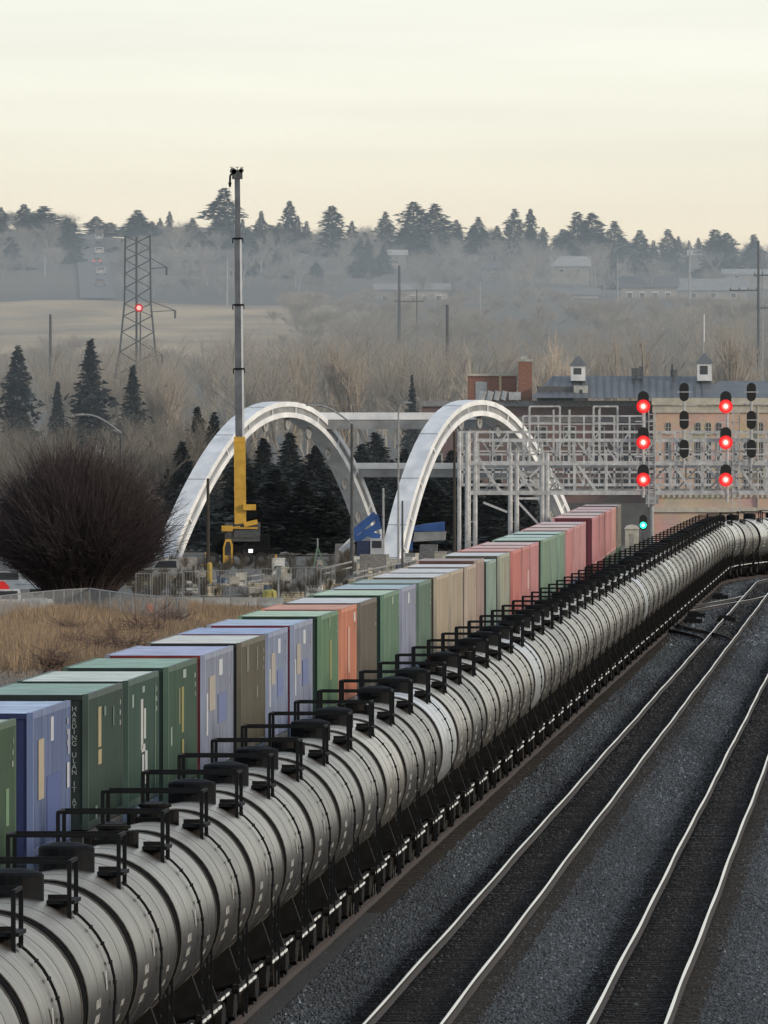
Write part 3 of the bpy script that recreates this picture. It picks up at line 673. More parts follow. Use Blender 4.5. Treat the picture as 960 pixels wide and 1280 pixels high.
# --- skyline conifers
SK = [(30,255,4150,30,'pale spruce on the skyline above the left edge, second clump in'),(54,257,4150,52,'broad dense skyline tree clump near the left edge'),(85,272,4200,30,'skyline spruce just right of the broad left clump'),
(8,285,4150,34,'dark skyline tree touching the left edge'),(120,270,4350,28,'skyline spruce above the top of the hill street'),(138,278,4350,26,'rounded skyline tree right of the hill street'),(172,262,4100,44,'tall dark skyline spruce directly behind the lattice pylon'),
(190,276,4200,22,'small skyline spruce right of the pylon top'),(212,264,4300,12,'thin isolated skyline spruce between pylon and crane'),(200,272,4300,10,'thin short skyline spruce beside the thinnest one'),
(280,234,4050,48,'tallest skyline spruce with layered branches, left of the crane boom'),(311,283,4100,22,'skyline spruce hard against the right of the crane boom'),(340,281,4150,30,'skyline spruce first clear one right of the crane boom'),
(243,303,3950,36,'dark spruce lower on the slope between pylon and crane'),(262,300,4000,26,'dark slope spruce just left of the crane boom'),(395,327,3800,20,'small dark spruce low on the slope below the skyline'),
(372,270,4200,16,'slim skyline spruce among bare twigs right of the crane'),(383,276,4200,14,'slim skyline spruce beside bare twigs, right one of the pair'),(415,257,4100,38,'broad pointed skyline spruce between crane and photo centre'),(440,276,4200,18,'short skyline spruce right of the broad pointed one'),
(456,290,4150,20,'low skyline spruce left of the twin peaked pair'),(482,264,4100,26,'thin tall skyline spruce left of the twin peaked pair'),(517,252,4080,50,'left spruce of the large twin pair on the skyline'),(544,254,4060,48,'right spruce of the large twin pair on the skyline'),
(574,282,4150,16,'narrow skyline spruce just right of the twin pair'),(592,281,4130,26,'skyline spruce second right of the twin pair'),(607,288,4160,14,'tiny skyline spruce left of the column shaped one'),(643,260,4080,30,'column shaped skyline spruce right of photo centre'),
(629,296,4140,26,'low skyline spruce at the left foot of the column shaped one'),(664,280,4150,14,'thin skyline spruce just right of the column shaped one'),(679,284,4150,18,'thin skyline spruce between column shaped one and dark thicket'),(704,286,4100,36,'left shoulder spruce of the big dark skyline thicket'),
(722,264,4080,36,'highest spruce of the big dark skyline thicket'),(740,266,4050,46,'second highest spruce of the big dark skyline thicket'),(768,276,4050,40,'right shoulder spruce of the big dark skyline thicket'),(800,287,4080,34,'isolated skyline spruce right of the dark thicket'),
(817,300,4150,14,'thin short skyline spruce right of the isolated one'),(848,295,4150,16,'first of three thin skyline spruces before the broad right clump'),(861,300,4150,12,'middle of three thin skyline spruces before the broad right clump'),(873,297,4150,14,'last of three thin skyline spruces before the broad right clump'),
(894,286,3950,44,'left half of the broad dark clump near the right edge'),(908,291,3950,44,'right half of the broad dark clump near the right edge'),(942,293,4050,32,'skyline spruce left of the tall utility pole at the right edge')]
for (px, top, Z, w, lb) in SK: conifer(px, top, Z, w*1.15, lb, 'spruces along the skyline')
rq = random.Random(5)
for i in range(46):
    px = rq.uniform(0, 960); Z = rq.uniform(3750, 4250)
    if 92 < px < 150 or any(a-14 < px < b_+14 and Z < hz_ for a, b_, hz_ in [(470,560,3660),(776,846,3700),(688,748,3900),(850,934,3900)]): continue
    yb = YH-(terr(X_at(px, Z), Z)-HC)*F/Z; conifer(px, yb-rq.uniform(34, 62), Z, rq.uniform(18, 34), 'dark spruce half hidden in the grey brush of the far hillside', 'spruces scattered in the hillside brush')
# --- middle distance conifers
MC = [(22,432,2150,52,'dark spruce at the left edge above the big bush'),(113,424,2100,56,'ragged spruce with twisted top left of the pylon'),(72,476,2120,28,'small dark spruce left of the ragged one'),(166,457,2080,44,'dark spruce at the foot of the pylon'),
(247,508,1900,44,'dark spruce behind the left end of the white arch'),(268,515,1890,36,'dark spruce touching the left arch rib'),(515,468,2120,22,'small spruce poking up left of the brick building')]
for (px, top, Z, w, lb) in MC: conifer(px, top, Z, w*1.15, lb, 'dark spruces in the middle distance', 'near')
BK = [(228,552,1860,46),(300,560,1850,50),(330,548,1850,50),(362,540,1860,46),(395,556,1840,52),(420,572,1850,44),(452,555,1880,42),(470,540,1890,44),(505,560,1870,40),(535,548,1880,50),(565,562,1860,44),(345,585,1800,54),(380,600,1790,56),(312,598,1790,50),(412,615,1790,46),(540,600,1800,60),(590,590,1820,46),(622,600,1820,44),(655,605,1830,40)]
for i, (px, top, Z, w) in enumerate(BK):
    where = 'left arch' if px < 455 else 'right arch'
    lb = 'dark evergreen seen through the %s, %s one counting from the left' % (where, ordw(1+sum(1 for q in BK if q[0] < px and (q[0] < 455) == (px < 455))))
    conifer(px, top, Z, w*1.35, lb, 'dark evergreens behind the arches', 'near', name='evergreen_tree')
# --- bare trees: stuff bands
def merge(parts):
    V = []; Fs = []; n = 0
    for v, f in parts: V.append(v); Fs.append(f+n); n += len(v)
    return np.concatenate(V), np.concatenate(Fs)
protosB = [bare_geo(13, 8.5, s, 3, thick=.016, nb=(4,5), twigs=6) for s in range(6)]
protosS = [bare_geo(6, 6, 40+s, 2, thick=.012, nb=(4,6), twigs=9) for s in range(5)]
def place(g, x, y, z, s, th, sz=None):
    V, Fc = g; c, sn = math.cos(th), math.sin(th); sz = s if sz is None else sz
    R = np.stack([(V[:, 0]*c-V[:, 1]*sn)*s+x, (V[:, 0]*sn+V[:, 1]*c)*s+y, V[:, 2]*sz+z], 1); return R, Fc
parts = []
for i in range(150):
    px = random.uniform(-30, 990); Z = random.uniform(2150, 2900); x = X_at(px, Z)
    top = np.interp(px, [0,200,330,480,600,700,800,960], [424,414,404,408,398,405,395,385])+random.uniform(-6, 22)
    h = Z_at(top, Z)-terr(x, Z)
    if h > 20: h = random.uniform(15, 19)
    if h < 5: h = 6
    parts.append(place(random.choice(protosB), x, Z, terr(x, Z), h/13*random.uniform(.7,1.05), random.random()*6.28, h/13))
V, Fc = merge(parts); twm = mat('wood_twigs', (.37,.33,.275), .95, nscale=.05, amt=.3, coord='Object')  # twig colour lightened, painting in part of the haze over the wood
o = np_obj('bare_woodland', V, Fc, twm); struct(o, 'bare leafless woodland massed between the arches and the hill', 'stuff', 'woodland')
HS = [(470,560,3660),(776,846,3700),(688,748,3700),(850,934,3720),(700,736,3900),(905,960,3900),(484,507,4000),(82,94,4200),(862,885,4050),(602,620,3900)]
def blocks(px, Z): return any(a-6 < px < b_+6 and Z < hz_ for a, b_, hz_ in HS) and random.random() < .85
parts = []
for i in range(520):
    px = random.uniform(-30, 990); Z = random.uniform(3650, 4350) if px > 260 or random.random() < .6 else random.uniform(3750, 4350); x = X_at(px, Z)
    if 95 < px < 150 or blocks(px, Z): continue
    if Z > 4050 or random.random() < .65: g = random.choice(protosS); h = random.uniform(3.0, 5.5)/6
    else: g = protosB[i % 6]; h = random.uniform(6, 9)/13
    parts.append(place((g[0], g[1]), x, Z, terr(x, Z), h*1.25, random.random()*6.28, h))
V, Fc = merge(parts); o = np_obj('hillside_brush', V, Fc, mat('hill_brush_twigs', (.34,.32,.30), .95, nscale=.03, amt=.35)); struct(o, 'grey leafless brush and trees massed over the far hillside', 'stuff', 'brush')  # brush colour raised so some of the hill haze is painted in
parts = []
for i in range(230):
    px = random.uniform(330, 990) if random.random() < .85 else random.uniform(-20, 300); Z = random.uniform(3000, 3600)
    if px < 300: Z = random.uniform(2750, 3000)
    x = X_at(px, Z); h = random.uniform(3.5, 7)/6*(1 if Z < 3250 else .5)
    parts.append(place(random.choice(protosS), x, Z, terr(x, Z), h*1.5, random.random()*6.28, h))
V, Fc = merge(parts); o = np_obj('valley_brush', V, Fc, mat('valley_twigs', (.36,.32,.26), .95, nscale=.03, amt=.3)); struct(o, 'pale brown brush covering the valley side below the houses', 'stuff', 'brush')
# dark understorey behind the bush, left
parts = []
for i in range(60):
    px = random.uniform(-20, 300); Z = random.uniform(1850, 2120); x = X_at(px, Z); h = Z_at(random.uniform(500, 560), Z)
    parts.append(place(random.choice(protosB), x, Z, -.4, h/13, random.random()*6.28, h/13))
V, Fc = merge(parts); o = np_obj('bare_thicket', V, Fc, mat('thicket_twigs', (.22,.20,.17), .95, nscale=.05, amt=.3)); struct(o, 'dark bare thicket behind the big round bush', 'stuff', 'thicket')
# individual bare trees
for (px, Z, top, w, seed, lb) in [(690,2140,408,90,11,'wide spreading bare tree behind the brick building, left of the roof cupola'),(790,2130,400,90,12,'bare tree rising between the two roof cupolas'),(600,2130,420,70,13,'bare tree above the brick chimney block'),
    (925,2150,395,80,14,'bare tree behind the right cupola at the right edge'),(360,2150,425,90,15,'bare tree in the wood above the left arch'),(205,2100,440,60,16,'bare tree right of the pylon foot'),(430,2140,415,80,17,'bare tree in the wood between the two arches')]:
    x = X_at(px, Z); h = Z_at(top, Z)-terr(x, Z); V, Fc = bare_geo(h, w*Z/F, seed, 3, thick=.017, nb=(4,6), twigs=6)
    put_bare('bare_tree', V, Fc, pale_bark, (x, Z, terr(x, Z)), lb, grp='tall bare trees')
# --- big dark bush
def bush_geo(H, W, n, seed):
    r = np.random.default_rng(seed); th = r.random(n)*2*np.pi; el = r.random(n)**.6*1.3; L_ = r.uniform(.55,1.0,n)
    tip = np.stack([np.sin(el)*np.cos(th)*W/2*L_*1.08, np.sin(el)*np.sin(th)*W/2*L_*1.08, H*L_*np.maximum(.22, np.cos(el*1.05))**.6], 1)
    P = []; mid = tip*r.uniform(.45,.6,(n,1))+r.normal(0,.18,(n,3)); mid[:, 2] *= .85; base = np.stack([tip[:,0]*.26+r.normal(0,.25,n), tip[:,1]*.26+r.normal(0,.25,n), np.full(n, .0)], 1)
    rr = r.uniform(.012,.03,n)
    P.append(np.concatenate([base, mid, (rr*1.9)[:, None], (rr*1.1)[:, None]], 1)); P.append(np.concatenate([mid, tip, (rr*1.1)[:, None], (rr*.5)[:, None]], 1))
    for k in range(7):
        t = r.uniform(.1,.95,(n,1)); a = mid*(1-t)+tip*t; d = (tip-mid)*r.uniform(.25,.6,(n,1))+r.normal(0,.55,(n,3))
        d[:, 2] = np.abs(d[:, 2])*.8; P.append(np.concatenate([a, a+d, (rr*.6)[:, None], (rr*.4)[:, None]], 1))
    return segs_mesh(np.concatenate(P), .008)
Zb = F/((748-YH)/HC); V, Fc = bush_geo(Z_at(560, Zb), 228*Zb/F, 6500, 3)
put_bare('bare_bush', V, Fc, redbark, (X_at(98, Zb), Zb, -.4), 'huge rounded dark purple-brown leafless bush behind the chain-link fence', 'bush')
for (px, py, h, w, seed, lb) in [(88,812,1.2,3.0,21,'small reddish bare shrub at the left end of the dry grass'),(118,822,2.0,3.2,22,'leafless shrub in the middle of the dry grass'),(152,820,2.4,3.5,23,'tallest leafless shrub by the container roofs'),(185,800,2.2,3.5,24,'spiky reddish shrub at the back of the dry grass'),(215,785,2.0,3.2,25,'reddish shrub nearest the construction fence'),(66,832,1.3,1.6,26,'little twiggy shrub on the gravel patch near the left edge'),(84,790,.9,1.6,27,'round tumbleweed-like bush in the tan grass')]:
    s = (py-YH)/HC; Z = F/s; V, Fc = bush_geo(h, w, 26, seed); put_bare('bare_shrub', V, Fc, mat('reddish_twigs', (.17,.115,.095), .95), (X_at(px, Z), Z, -.4), lb, 'shrub', 'leafless shrubs in the dry grass')
# dry grass
def grass(name, n, Z0, Z1, pxa, pxb, h0, h1, cols, label):
    Z = rng.uniform(Z0, Z1, n); px = pxa(Z)+(pxb(Z)-pxa(Z))*rng.random(n); x = (px-480)*Z/F
    patch = .5+.5*np.sin(x*.35+Z*.021)*np.sin(Z*.05+x*.2); h = (h0+(h1-h0)*rng.random(n))*(.6+.7*patch); w = rng.uniform(.02,.045,n)
    th = rng.random(n)*6.28; lean = rng.normal(0,.25,(n,2))*h[:, None]
    a = np.stack([x-w*np.cos(th), Z-w*np.sin(th), np.full(n,-.42)], 1); b = np.stack([x+w*np.cos(th), Z+w*np.sin(th), np.full(n,-.42)], 1)
    c = np.stack([x+lean[:, 0], Z+lean[:, 1], -.42+h], 1); V = np.stack([a, b, c], 1).reshape(-1, 3)
    ci = np.array(cols)[rng.integers(0, len(cols), n)]*rng.uniform(.6,1.25,(n,1)); o = np_obj(name, V, np.arange(3*n).reshape(-1,3), attr_mat('dry_blades', .9), np.repeat(ci, 3, 0))
    struct(o, label, 'stuff', 'grass')
cl = lambda Z: np.array([480+F*(XCc(z)-3.4)/z for z in Z])
grass('dry_grass', 90000, 960, 1230, lambda Z: np.full(len(Z), -20.), lambda Z: np.minimum(cl(Z), 330), .5, 1.25, [(.42,.30,.18),(.36,.26,.165),(.30,.22,.16)], 'tall tan dry grass beside the container train')
grass('short_dry_grass', 22000, 830, 960, lambda Z: np.full(len(Z), -20.), cl, .06, .3, [(.27,.21,.17),(.22,.18,.15),(.32,.25,.18)], 'short trampled dry grass at the edge of the container track')
vg = mat('verge_soil', (.25,.20,.16), .95, nscale=.15, amt=.35)
struct(np_obj('verge', [(X_at(-30,780)-4,780,-.40),(XCc(780)-3.5,780,-.40),(XCc(1290)-3.5,1290,-.40),(X_at(-30,1290)-6,1290,-.40)], [(0,1,2,3)], vg))
struct(np_obj('gravel_path', [(X_at(-40,850),850,-.385),(X_at(8,850),850,-.385),(X_at(60,895),895,-.385),(X_at(40,935),935,-.385),(X_at(-40,945),945,-.385)], [(0,1,2,3,4)], mat('grey_gravel', (.20,.195,.19), .95, nscale=2, amt=.3)))
# ------------------------------------------------------------------ arch bridge
AZ = 1690.0; AS = F/AZ; zf = -.4
uvec = Vector((.41,.912,0)); vvec = Vector((.912,-.41,0))
arch_w = mat('arch_white_paint', (.88,.90,.94), .34, nscale=.7, amt=.22, detail=8)
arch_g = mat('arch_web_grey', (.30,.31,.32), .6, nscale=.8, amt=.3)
bracket = mat('hanger_plate_grey', (.34,.35,.36), .6, nscale=2, amt=.25)
def arch_curve(mid0, mid1, w, ytop, n=44):
    pts = []; Hh = Z_at(ytop, AZ)-zf
    for i in range(n+1):
        a = math.pi*i/n; h = math.sin(a)**.92; h = 1-(math.cos(a))**2 if False else h
        c = -math.cos(a)                      # -1..1
        hh = 1-abs(c)**2.15
        px = mid0+(mid1-mid0)*hh+w*c
        L2 = (w*c)/AS/.41                     # distance along u
        lat = (mid0+(mid1-mid0)*hh-480)/AS
        base = Vector((lat, AZ, zf+Hh*hh)); pts.append(base+uvec*L2)
    return pts
def arch(name, pts, label, circ_from):
    t = thing(name, label, 'bridge arch'); n = len(pts)
    hw, dd = .85, 1.35
    def frame(i):
        a = pts[max(0, i-1)]; b = pts[min(n-1, i+1)]; tg = (b-a).normalized(); nr = vvec.cross(tg).normalized()
        if nr.z < 0: nr = -nr
        if i < 2 or i > n-3: pass
        return tg, nr
    V = []; m = MB()
    secs = []
    for i in range(n):
        tg, nr = frame(i); tw = 1.0+.25*abs(i/(n-1)-.5)*2
        o = pts[i]; secs.append([o+vvec*hw+nr*0, o-vvec*hw+nr*0, o-vvec*hw-nr*dd*tw, o+vvec*hw-nr*dd*tw])
    # top flange, side webs recessed, bottom flange
    def sweep(sel, mm, nm, th=0):
        m = MB()
        for i in range(n-1):
            A, B = sel(i), sel(i+1); k = len(A); b = len(m.v)
            m.v += [tuple(p) for p in A]+[tuple(p) for p in B]
            for j in range(k): m.f.append((b+j, b+(j+1) % k, b+k+(j+1) % k, b+k+j)); m.m.append(0)
            if i == 0: m.f.append(tuple(b+j for j in range(k))); m.m.append(0)
            if i == n-2: m.f.append(tuple(b+k+j for j in range(k))); m.m.append(0)
        return m.build(nm, mm, t)
    def box_at(v0, v1, d0, d1):
        def f(i):
            tg, nr = frame(i); tw = 1.0+.25*abs(i/(n-1)-.5)*2; o = pts[i]
            return [o+vvec*v0-nr*d0*tw, o+vvec*v1-nr*d0*tw, o+vvec*v1-nr*d1*tw, o+vvec*v0-nr*d1*tw]
        return f
    sweep(box_at(-hw, hw, 0, .42), arch_w, 'upper_chord')
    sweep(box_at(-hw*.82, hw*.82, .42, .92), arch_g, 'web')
    sweep(box_at(-hw, hw, .92, dd), arch_w, 'lower_chord')
    m = MB()
    for i in range(2, n-2, 3):
        tg, nr = frame(i); o = pts[i]; tw = 1.0+.25*abs(i/(n-1)-.5)*2
        for s in (-1, 1): m.bar(o+vvec*hw*.93*s-nr*.3*tw, o+vvec*hw*.93*s-nr*1.0*tw, .12)
    m.build('stiffener', arch_w, t)
    for i in range(3, n-3, 4):
        tg, nr = frame(i); MB().bar(pts[i]-vvec*(hw+.01)+nr*.01, pts[i]+vvec*(hw+.01)+nr*.01, .05).build('panel_seam', arch_g, t)
    for i in range(8, n-6, 3):
        tg, nr = frame(i); c = pts[i]-nr*(dd+.55)
        if c.z < 2: continue
        m = MB(); m.cyl(c-vvec*.08, c+vvec*.08, .52, None, 16); m.cyl(c-vvec*.12, c+vvec*.12, .13, None, 8); m.bar(c, c+nr*.6, .3)
        m.build('hanger_plate', bracket, t)
    m = MB(); 
    for p in (pts[0], pts[-1]): m.cbox((p.x, p.y, zf+.1), (3.2,3.2,1.0))
    m.build('footing', concrete, t)
    return t
A1 = arch_curve(340, 350, 138, 502); A2 = arch_curve(607, 591, 122, 500)
arch('bridge_arch', A1, 'left white steel bridge arch, behind the crane, with round hanger plates', 0)
arch('bridge_arch', A2, 'right white steel bridge arch standing in front of the brick building', 0)
def strut(py, th, label, ext=0):
    z = Z_at(py, AZ)
    def right_pt(P):
        best = None
        for a, b_ in zip(P[len(P)//2:-1], P[len(P)//2+1:]):
            if a.z >= z >= b_.z: tt = (a.z-z)/(a.z-b_.z+1e-9); return a.lerp(b_, tt)
        return P[-1]
    p, q = right_pt(A1), right_pt(A2); t = thing('bridge_strut', label, 'bridge beam', (0,0,0), 0, 'cross beams between the arches')
    d = (q-p); n = d.normalized(); p = p-n*ext; u = Vector((0,0,1)); s = n.cross(u)
    m = MB(); h = th
    def bx(z0, z1, w):
        vs = [c+s*a*w+u*b_ for c in (p, q) for (a, b_) in ((-1,z0),(1,z0),(1,z1),(-1,z1))]
        m.add(vs, [(0,1,2,3),(7,6,5,4),(0,4,5,1),(1,5,6,2),(2,6,7,3),(3,7,4,0)])
    bx(.1, h, .6); m.build('upper_flange', arch_w, t); m = MB(); bx(-h, .1, .52); m.build('web', arch_g, t)
strut(526, .72, 'upper horizontal white beam joining the crowns of the two arches', 1.3)
strut(588, .62, 'lower horizontal white beam joining the far legs of the two arches')
# ------------------------------------------------------------------ crane
CZc = 1665.0; CS = F/CZc
t = thing('mobile_crane', 'mobile crane with yellow lower boom and tall grey telescopic mast before the left arch', 'crane', (X_at(300, CZc), CZc, -.4))
yel = mat('crane_yellow', (.62,.36,.05), .5, nscale=1.5, amt=.2)
bgrey = mat('boom_grey', (.16,.17,.19), .45, .3, nscale=1, amt=.3)
bhl = mat('boom_bright_edge', (.75,.76,.78), .3, .2, nscale=1, amt=.1)
def cz(py): return Z_at(py, CZc)+.4
def cx_(px): return (px-300)/CS
def boomx(py): return cx_(np.interp(py, [212,655],[296.5,300.5]))
def bsec(py0, py1, w, mt_, nm, parent=t):
    m = MB(); x0, x1 = boomx(py0), boomx(py1); z0, z1 = cz(py0), cz(py1); h = w/2
    vs = [(x0-h,-h,z0),(x0+h,-h,z0),(x0+h,h,z0),(x0-h,h,z0),(x1-h,-h,z1),(x1+h,-h,z1),(x1+h,h,z1),(x1-h,h,z1)]
    m.add(vs, [(3,2,1,0),(4,5,6,7),(0,1,5,4),(1,2,6,5),(2,3,7,6),(3,0,4,7)]); return m.build(nm, mt_, parent)
b0 = bsec(655, 546, .98, yel, 'boom_base'); 
for py in (640, 610, 580, 552): 
    m = MB(); m.cbox((boomx(py), 0, cz(py)), (1.06,1.06,.10)); m.build('stiffener', yel, b0)
segs_ = [(546,462,.72),(460,382,.66),(380,299,.58),(297,222,.46)]
for k, (a, b_, w) in enumerate(segs_):
    s = bsec(a, b_, w, bgrey, 'boom_section')
    m = MB(); x0, x1 = boomx(a)+w/2-.12, boomx(b_)+w/2-.12; m.add([(x0,-w/2-.006,cz(a)),(x0+.16,-w/2-.006,cz(a)),(x1+.16,-w/2-.006,cz(b_)),(x1,-w/2-.006,cz(b_))], [(0,1,2,3)])
    if k < 3: m.build('bright_edge', bhl, s)
for py, w in ((461,.95),(381,.95),(298,.86)):
    m = MB(); m.cbox((boomx(py), 0, cz(py)), (w,w,.14)).cbox((boomx(py)-w/2, 0, cz(py+3)), (.10,.3,.42)).cbox((boomx(py)+w/2, 0, cz(py+3)), (.08,.3,.34)); m.build('collar', black, t)
m = MB(); m.cbox((boomx(218), 0, cz(218)), (.9,.6,.8)).cyl((boomx(214)-.35,-.3,cz(214)),(boomx(214)-.35,.3,cz(214)),.28,None,12).cyl((boomx(214)+.35,-.3,cz(213)),(boomx(214)+.35,.3,cz(213)),.2,None,12)
for dx in (-.5,0,.4): m.bar((boomx(214)+dx,0,cz(214)),(boomx(214)+dx,0,cz(209)),.05); m.bar((boomx(214)+dx-.15,0,cz(209)),(boomx(214)+dx+.15,0,cz(209)),.05)
m.build('boom_head', dsteel, t)
m = MB(); m.path([(boomx(218)-.35,0,cz(217)),(boomx(218)-.6,0,cz(219)),(boomx(218)-.62,0,cz(228))], .09, 6); m.cyl((boomx(218)-.62,0,cz(228)),(boomx(218)-.62,0,cz(234)),.16,.08,8); m.build('hook_block', black, t)
m = MB(); m.cbox((cx_(303),.9,cz(665)),(3.0,2.6,1.6)).prism([(cx_(292),cz(672)),(cx_(322),cz(672)),(cx_(318),cz(655)),(cx_(294),cz(655))],1,-.5,.5); m.build('turntable', dsteel, t)
m = MB(); m.box(cx_(316),cx_(337),-.3,2.6,cz(690),cz(668)).box(cx_(320),cx_(335),-.35,2.7,cz(684),cz(679)); m.build('counterweight', black, t)
m = MB(); m.bar((cx_(288),-.6,cz(660)),(cx_(322),-.6,cz(660)),.14).bar((cx_(305),-.6,cz(656)),(cx_(322),-.6,cz(652)),.4); m.build('yellow_rigging', yel, t); MB().box(cx_(277),cx_(291),-.8,-.6,cz(664),cz(657)).bar((cx_(288),-.7,cz(660)),(cx_(300),-.7,cz(658)),.12).build('winch_frame', yel, t); MB().bar((cx_(304),-.6,cz(634)),(cx_(320),-.6,cz(634)),.5).build('cylinder_mount', yel, t)
m = MB(); x0, x1 = cx_(279), cx_(291)
m.prism([(x0,cz(706)),(x1,cz(706)),(x1+.02,cz(682)),(x1-.15,cz(674)),(x0+.2,cz(674)),(x0,cz(684))],1,-1.6,.6); cb = m.build('cab', yel, t)
m = MB(); m.prism([(x0+.16,cz(694)),(x1-.16,cz(694)),(x1-.14,cz(683)),(x1-.26,cz(677)),(x0+.3,cz(677)),(x0+.16,cz(685))],1,-1.62,-1.605); m.build('windscreen', glass, cb)
m = MB(); m.box(cx_(262),cx_(338),-1.2,1.6,.95,1.75).box(cx_(265),cx_(280),-1.3,-.9,1.75,2.8).box(cx_(328),cx_(350),-1.1,1.4,1.0,1.5); m.build('carrier', black, t)
for xx in (-2.3,-1.1,.6,1.8): 
    m = MB(); m.cyl((xx,-1.4,.6),(xx,-1.0,.6),.6,None,18); w_ = m.build('wheel', rubber, t); MB().cyl((xx,-1.43,.6),(xx,-1.39,.6),.25,None,12).build('rim', dsteel, w_)
m = MB(); 
for xx in (cx_(258),cx_(345)): m.bar((xx,-1,1.2),(xx,-1,.1),.16).cbox((xx,-1,.06),(.9,.9,.12)).bar((xx,-1,1.25),(0,-1,1.25),.18)
m.build('outrigger', yel, t)
MB().cbox((cx_(313.5),-1.7,cz(688.5)),(.36,.1,.30)).build('work_lamp', mat('work_lamp_glow',(.9,.9,.85),.4,emit=((1,.97,.9),1.2)), t)
# ------------------------------------------------------------------ signal bridge
SZ = 1225.0; SS = F/SZ
def sxp(px): return X_at(px, SZ)
def szp(py): return Z_at(py, SZ)
sg = mat('signal_bridge_grey', (.52,.53,.54), .55, .25, nscale=3, amt=.3)
t = thing('signal_bridge', 'grey lattice signal bridge spanning all the tracks in front of the brick building', 'signal bridge')
xl, xr = sxp(588), sxp(1105)
m = MB()
for (py, yo, w) in ((616,0,.26),(579,0,.26),(613,2.2,.2),(583,2.2,.2),(550,0,.18),(564,0,.08),(598,1.1,.10)): m.bar((xl,SZ+yo,szp(py)),(xr,SZ+yo,szp(py)),w)
m.build('chord', sg, t)
m = MB(); step = sxp(636)-sxp(596); x = sxp(598); i = 0; zb, zt, zm = szp(616), szp(579), szp(550)
while x < xr-step:
    m.bar((x,SZ,zb),(x,SZ,zt),.17); m.bar((x,SZ+2.2,zb),(x,SZ+2.2,zt),.1); m.bar((x,SZ,zt),(x,SZ,zm),.12); m.bar((x+step*.5,SZ+2.2,zb),(x+step*.5,SZ+2.2,zm),.10); m.bar((x+.2,SZ+2.2,zm),(x+step*.6,SZ+2.2,zt),.10)
    if i not in (4,): m.bar((x+.15,SZ,zt),(x+step*.72,SZ,zb),.17)
    m.bar((x+.25,SZ+2.2,zb),(x+step,SZ+2.2,zt),.09); m.bar((x,SZ,zt),(x,SZ+2.2,zt),.08); m.bar((x,SZ,zb),(x,SZ+2.2,zb),.08)
    x += step; i += 1
m.build('lattice', sg, t)
m = MB(); m.box(xl, xr, SZ+.2, SZ+1.0, szp(578)-.03, szp(578)+.02); m.build('walkway', sg, t)
m = MB()   # handrail cage with upper platforms
x = sxp(596)
while x < xr: m.bar((x,SZ-.1,zt),(x,SZ-.1,szp(552)),.05); x += step/2
m.bar((sxp(596),SZ-.1,szp(552)),(xr,SZ-.1,szp(552)),.05); m.build('handrail', sg, t); m = MB()
for (a, b_) in ((662,700),(742,772)):
    for px in (a, b_): m.bar((sxp(px),SZ,zt),(sxp(px),SZ,szp(508)),.13)
    for py in (508,529,540): m.bar((sxp(a),SZ,szp(py)),(sxp(b_),SZ,szp(py)),.10)
for (a, b_) in ((700,742),(772,800)):
    m.bar((sxp(a),SZ,szp(530)),(sxp(b_),SZ,szp(530)),.06)
m.build('handrail', sg, t); m = MB(); m.bar((sxp(712),SZ,szp(512)),(sxp(712),SZ,zt),.12); m.bar((sxp(750),SZ,szp(508)),(sxp(750),SZ,zt),.09)
for px in (723,753): m.bar((sxp(px),SZ,szp(554)),(sxp(px+19),SZ,szp(577)),.12)
m.build('cable_mast', sg, t)
for pxs in ((584,594),(638,646),(678,684)):   # tower legs
    m = MB()
    for px in pxs:
        for yo in (0,2.2): m.cyl((sxp(px),SZ+yo,-.4),(sxp(px),SZ+yo,szp(540) if px < 600 else szp(566)),.15,None,8)
    for py in range(600, 760, 26):
        if szp(py) < .3: break
        m.bar((sxp(pxs[0]),SZ,szp(py)),(sxp(pxs[1]),SZ,szp(py)),.07); m.bar((sxp(pxs[0]),SZ,szp(py)),(sxp(pxs[0]),SZ+2.2,szp(py-26)),.07)
    m.build('leg', sg, t)
m = MB()
for (a, b_, c, d) in ((648,628,674,656),(604,628,634,640),(644,583,676,612),(676,583,646,612)): m.bar((sxp(a),SZ,szp(b_)),(sxp(c),SZ,szp(d)),.14)
m.bar((sxp(644),SZ,szp(623)),(sxp(680),SZ,szp(623)),.14); m.build('brace', sg, t)
for px in (1085,1100):
    m = MB(); m.cyl((sxp(px),SZ,-.4),(sxp(px),SZ,szp(566)),.18,None,8).cyl((sxp(px),SZ+2.2,-.4),(sxp(px),SZ+2.2,szp(566)),.18,None,8); m.build('leg', sg, t)
SZ2 = 1262.0; t = thing('signal_bridge', 'second grey lattice gantry close behind the signal bridge, with taller frames', 'signal bridge'); f2 = lambda px: X_at(px, SZ2); g2 = lambda py: Z_at(py, SZ2)
m = MB()
for (py, w) in ((540,.16),(568,.12),(590,.12),(606,.18)): m.bar((f2(574),SZ2,g2(py)),(f2(1120),SZ2,g2(py)),w)
m.build('chord', sg, t); m = MB(); k = 0
for px in range(578, 1100, 19):
    tp = 540 if (px < 650 or px > 815) else (520 if k % 3 else 512)
    m.bar((f2(px),SZ2,g2(606)),(f2(px),SZ2,g2(tp)),.12)
    if k % 2: m.bar((f2(px),SZ2,g2(568)),(f2(px+19),SZ2,g2(606)),.10)
    else: m.bar((f2(px),SZ2,g2(568)),(f2(px+19),SZ2,g2(540)),.09)
    k += 1
m.bar((f2(654),SZ2,g2(520)),(f2(806),SZ2,g2(520)),.10).bar((f2(654),SZ2,g2(530)),(f2(806),SZ2,g2(530)),.08); m.build('lattice', sg, t)
for px in (574,586,1110):
    m = MB().cyl((f2(px),SZ2,-.4),(f2(px),SZ2,g2(540)),.14,None,8); m.build('leg', sg, t)
hood = mat('signal_black', (.012,.012,.014), .6)
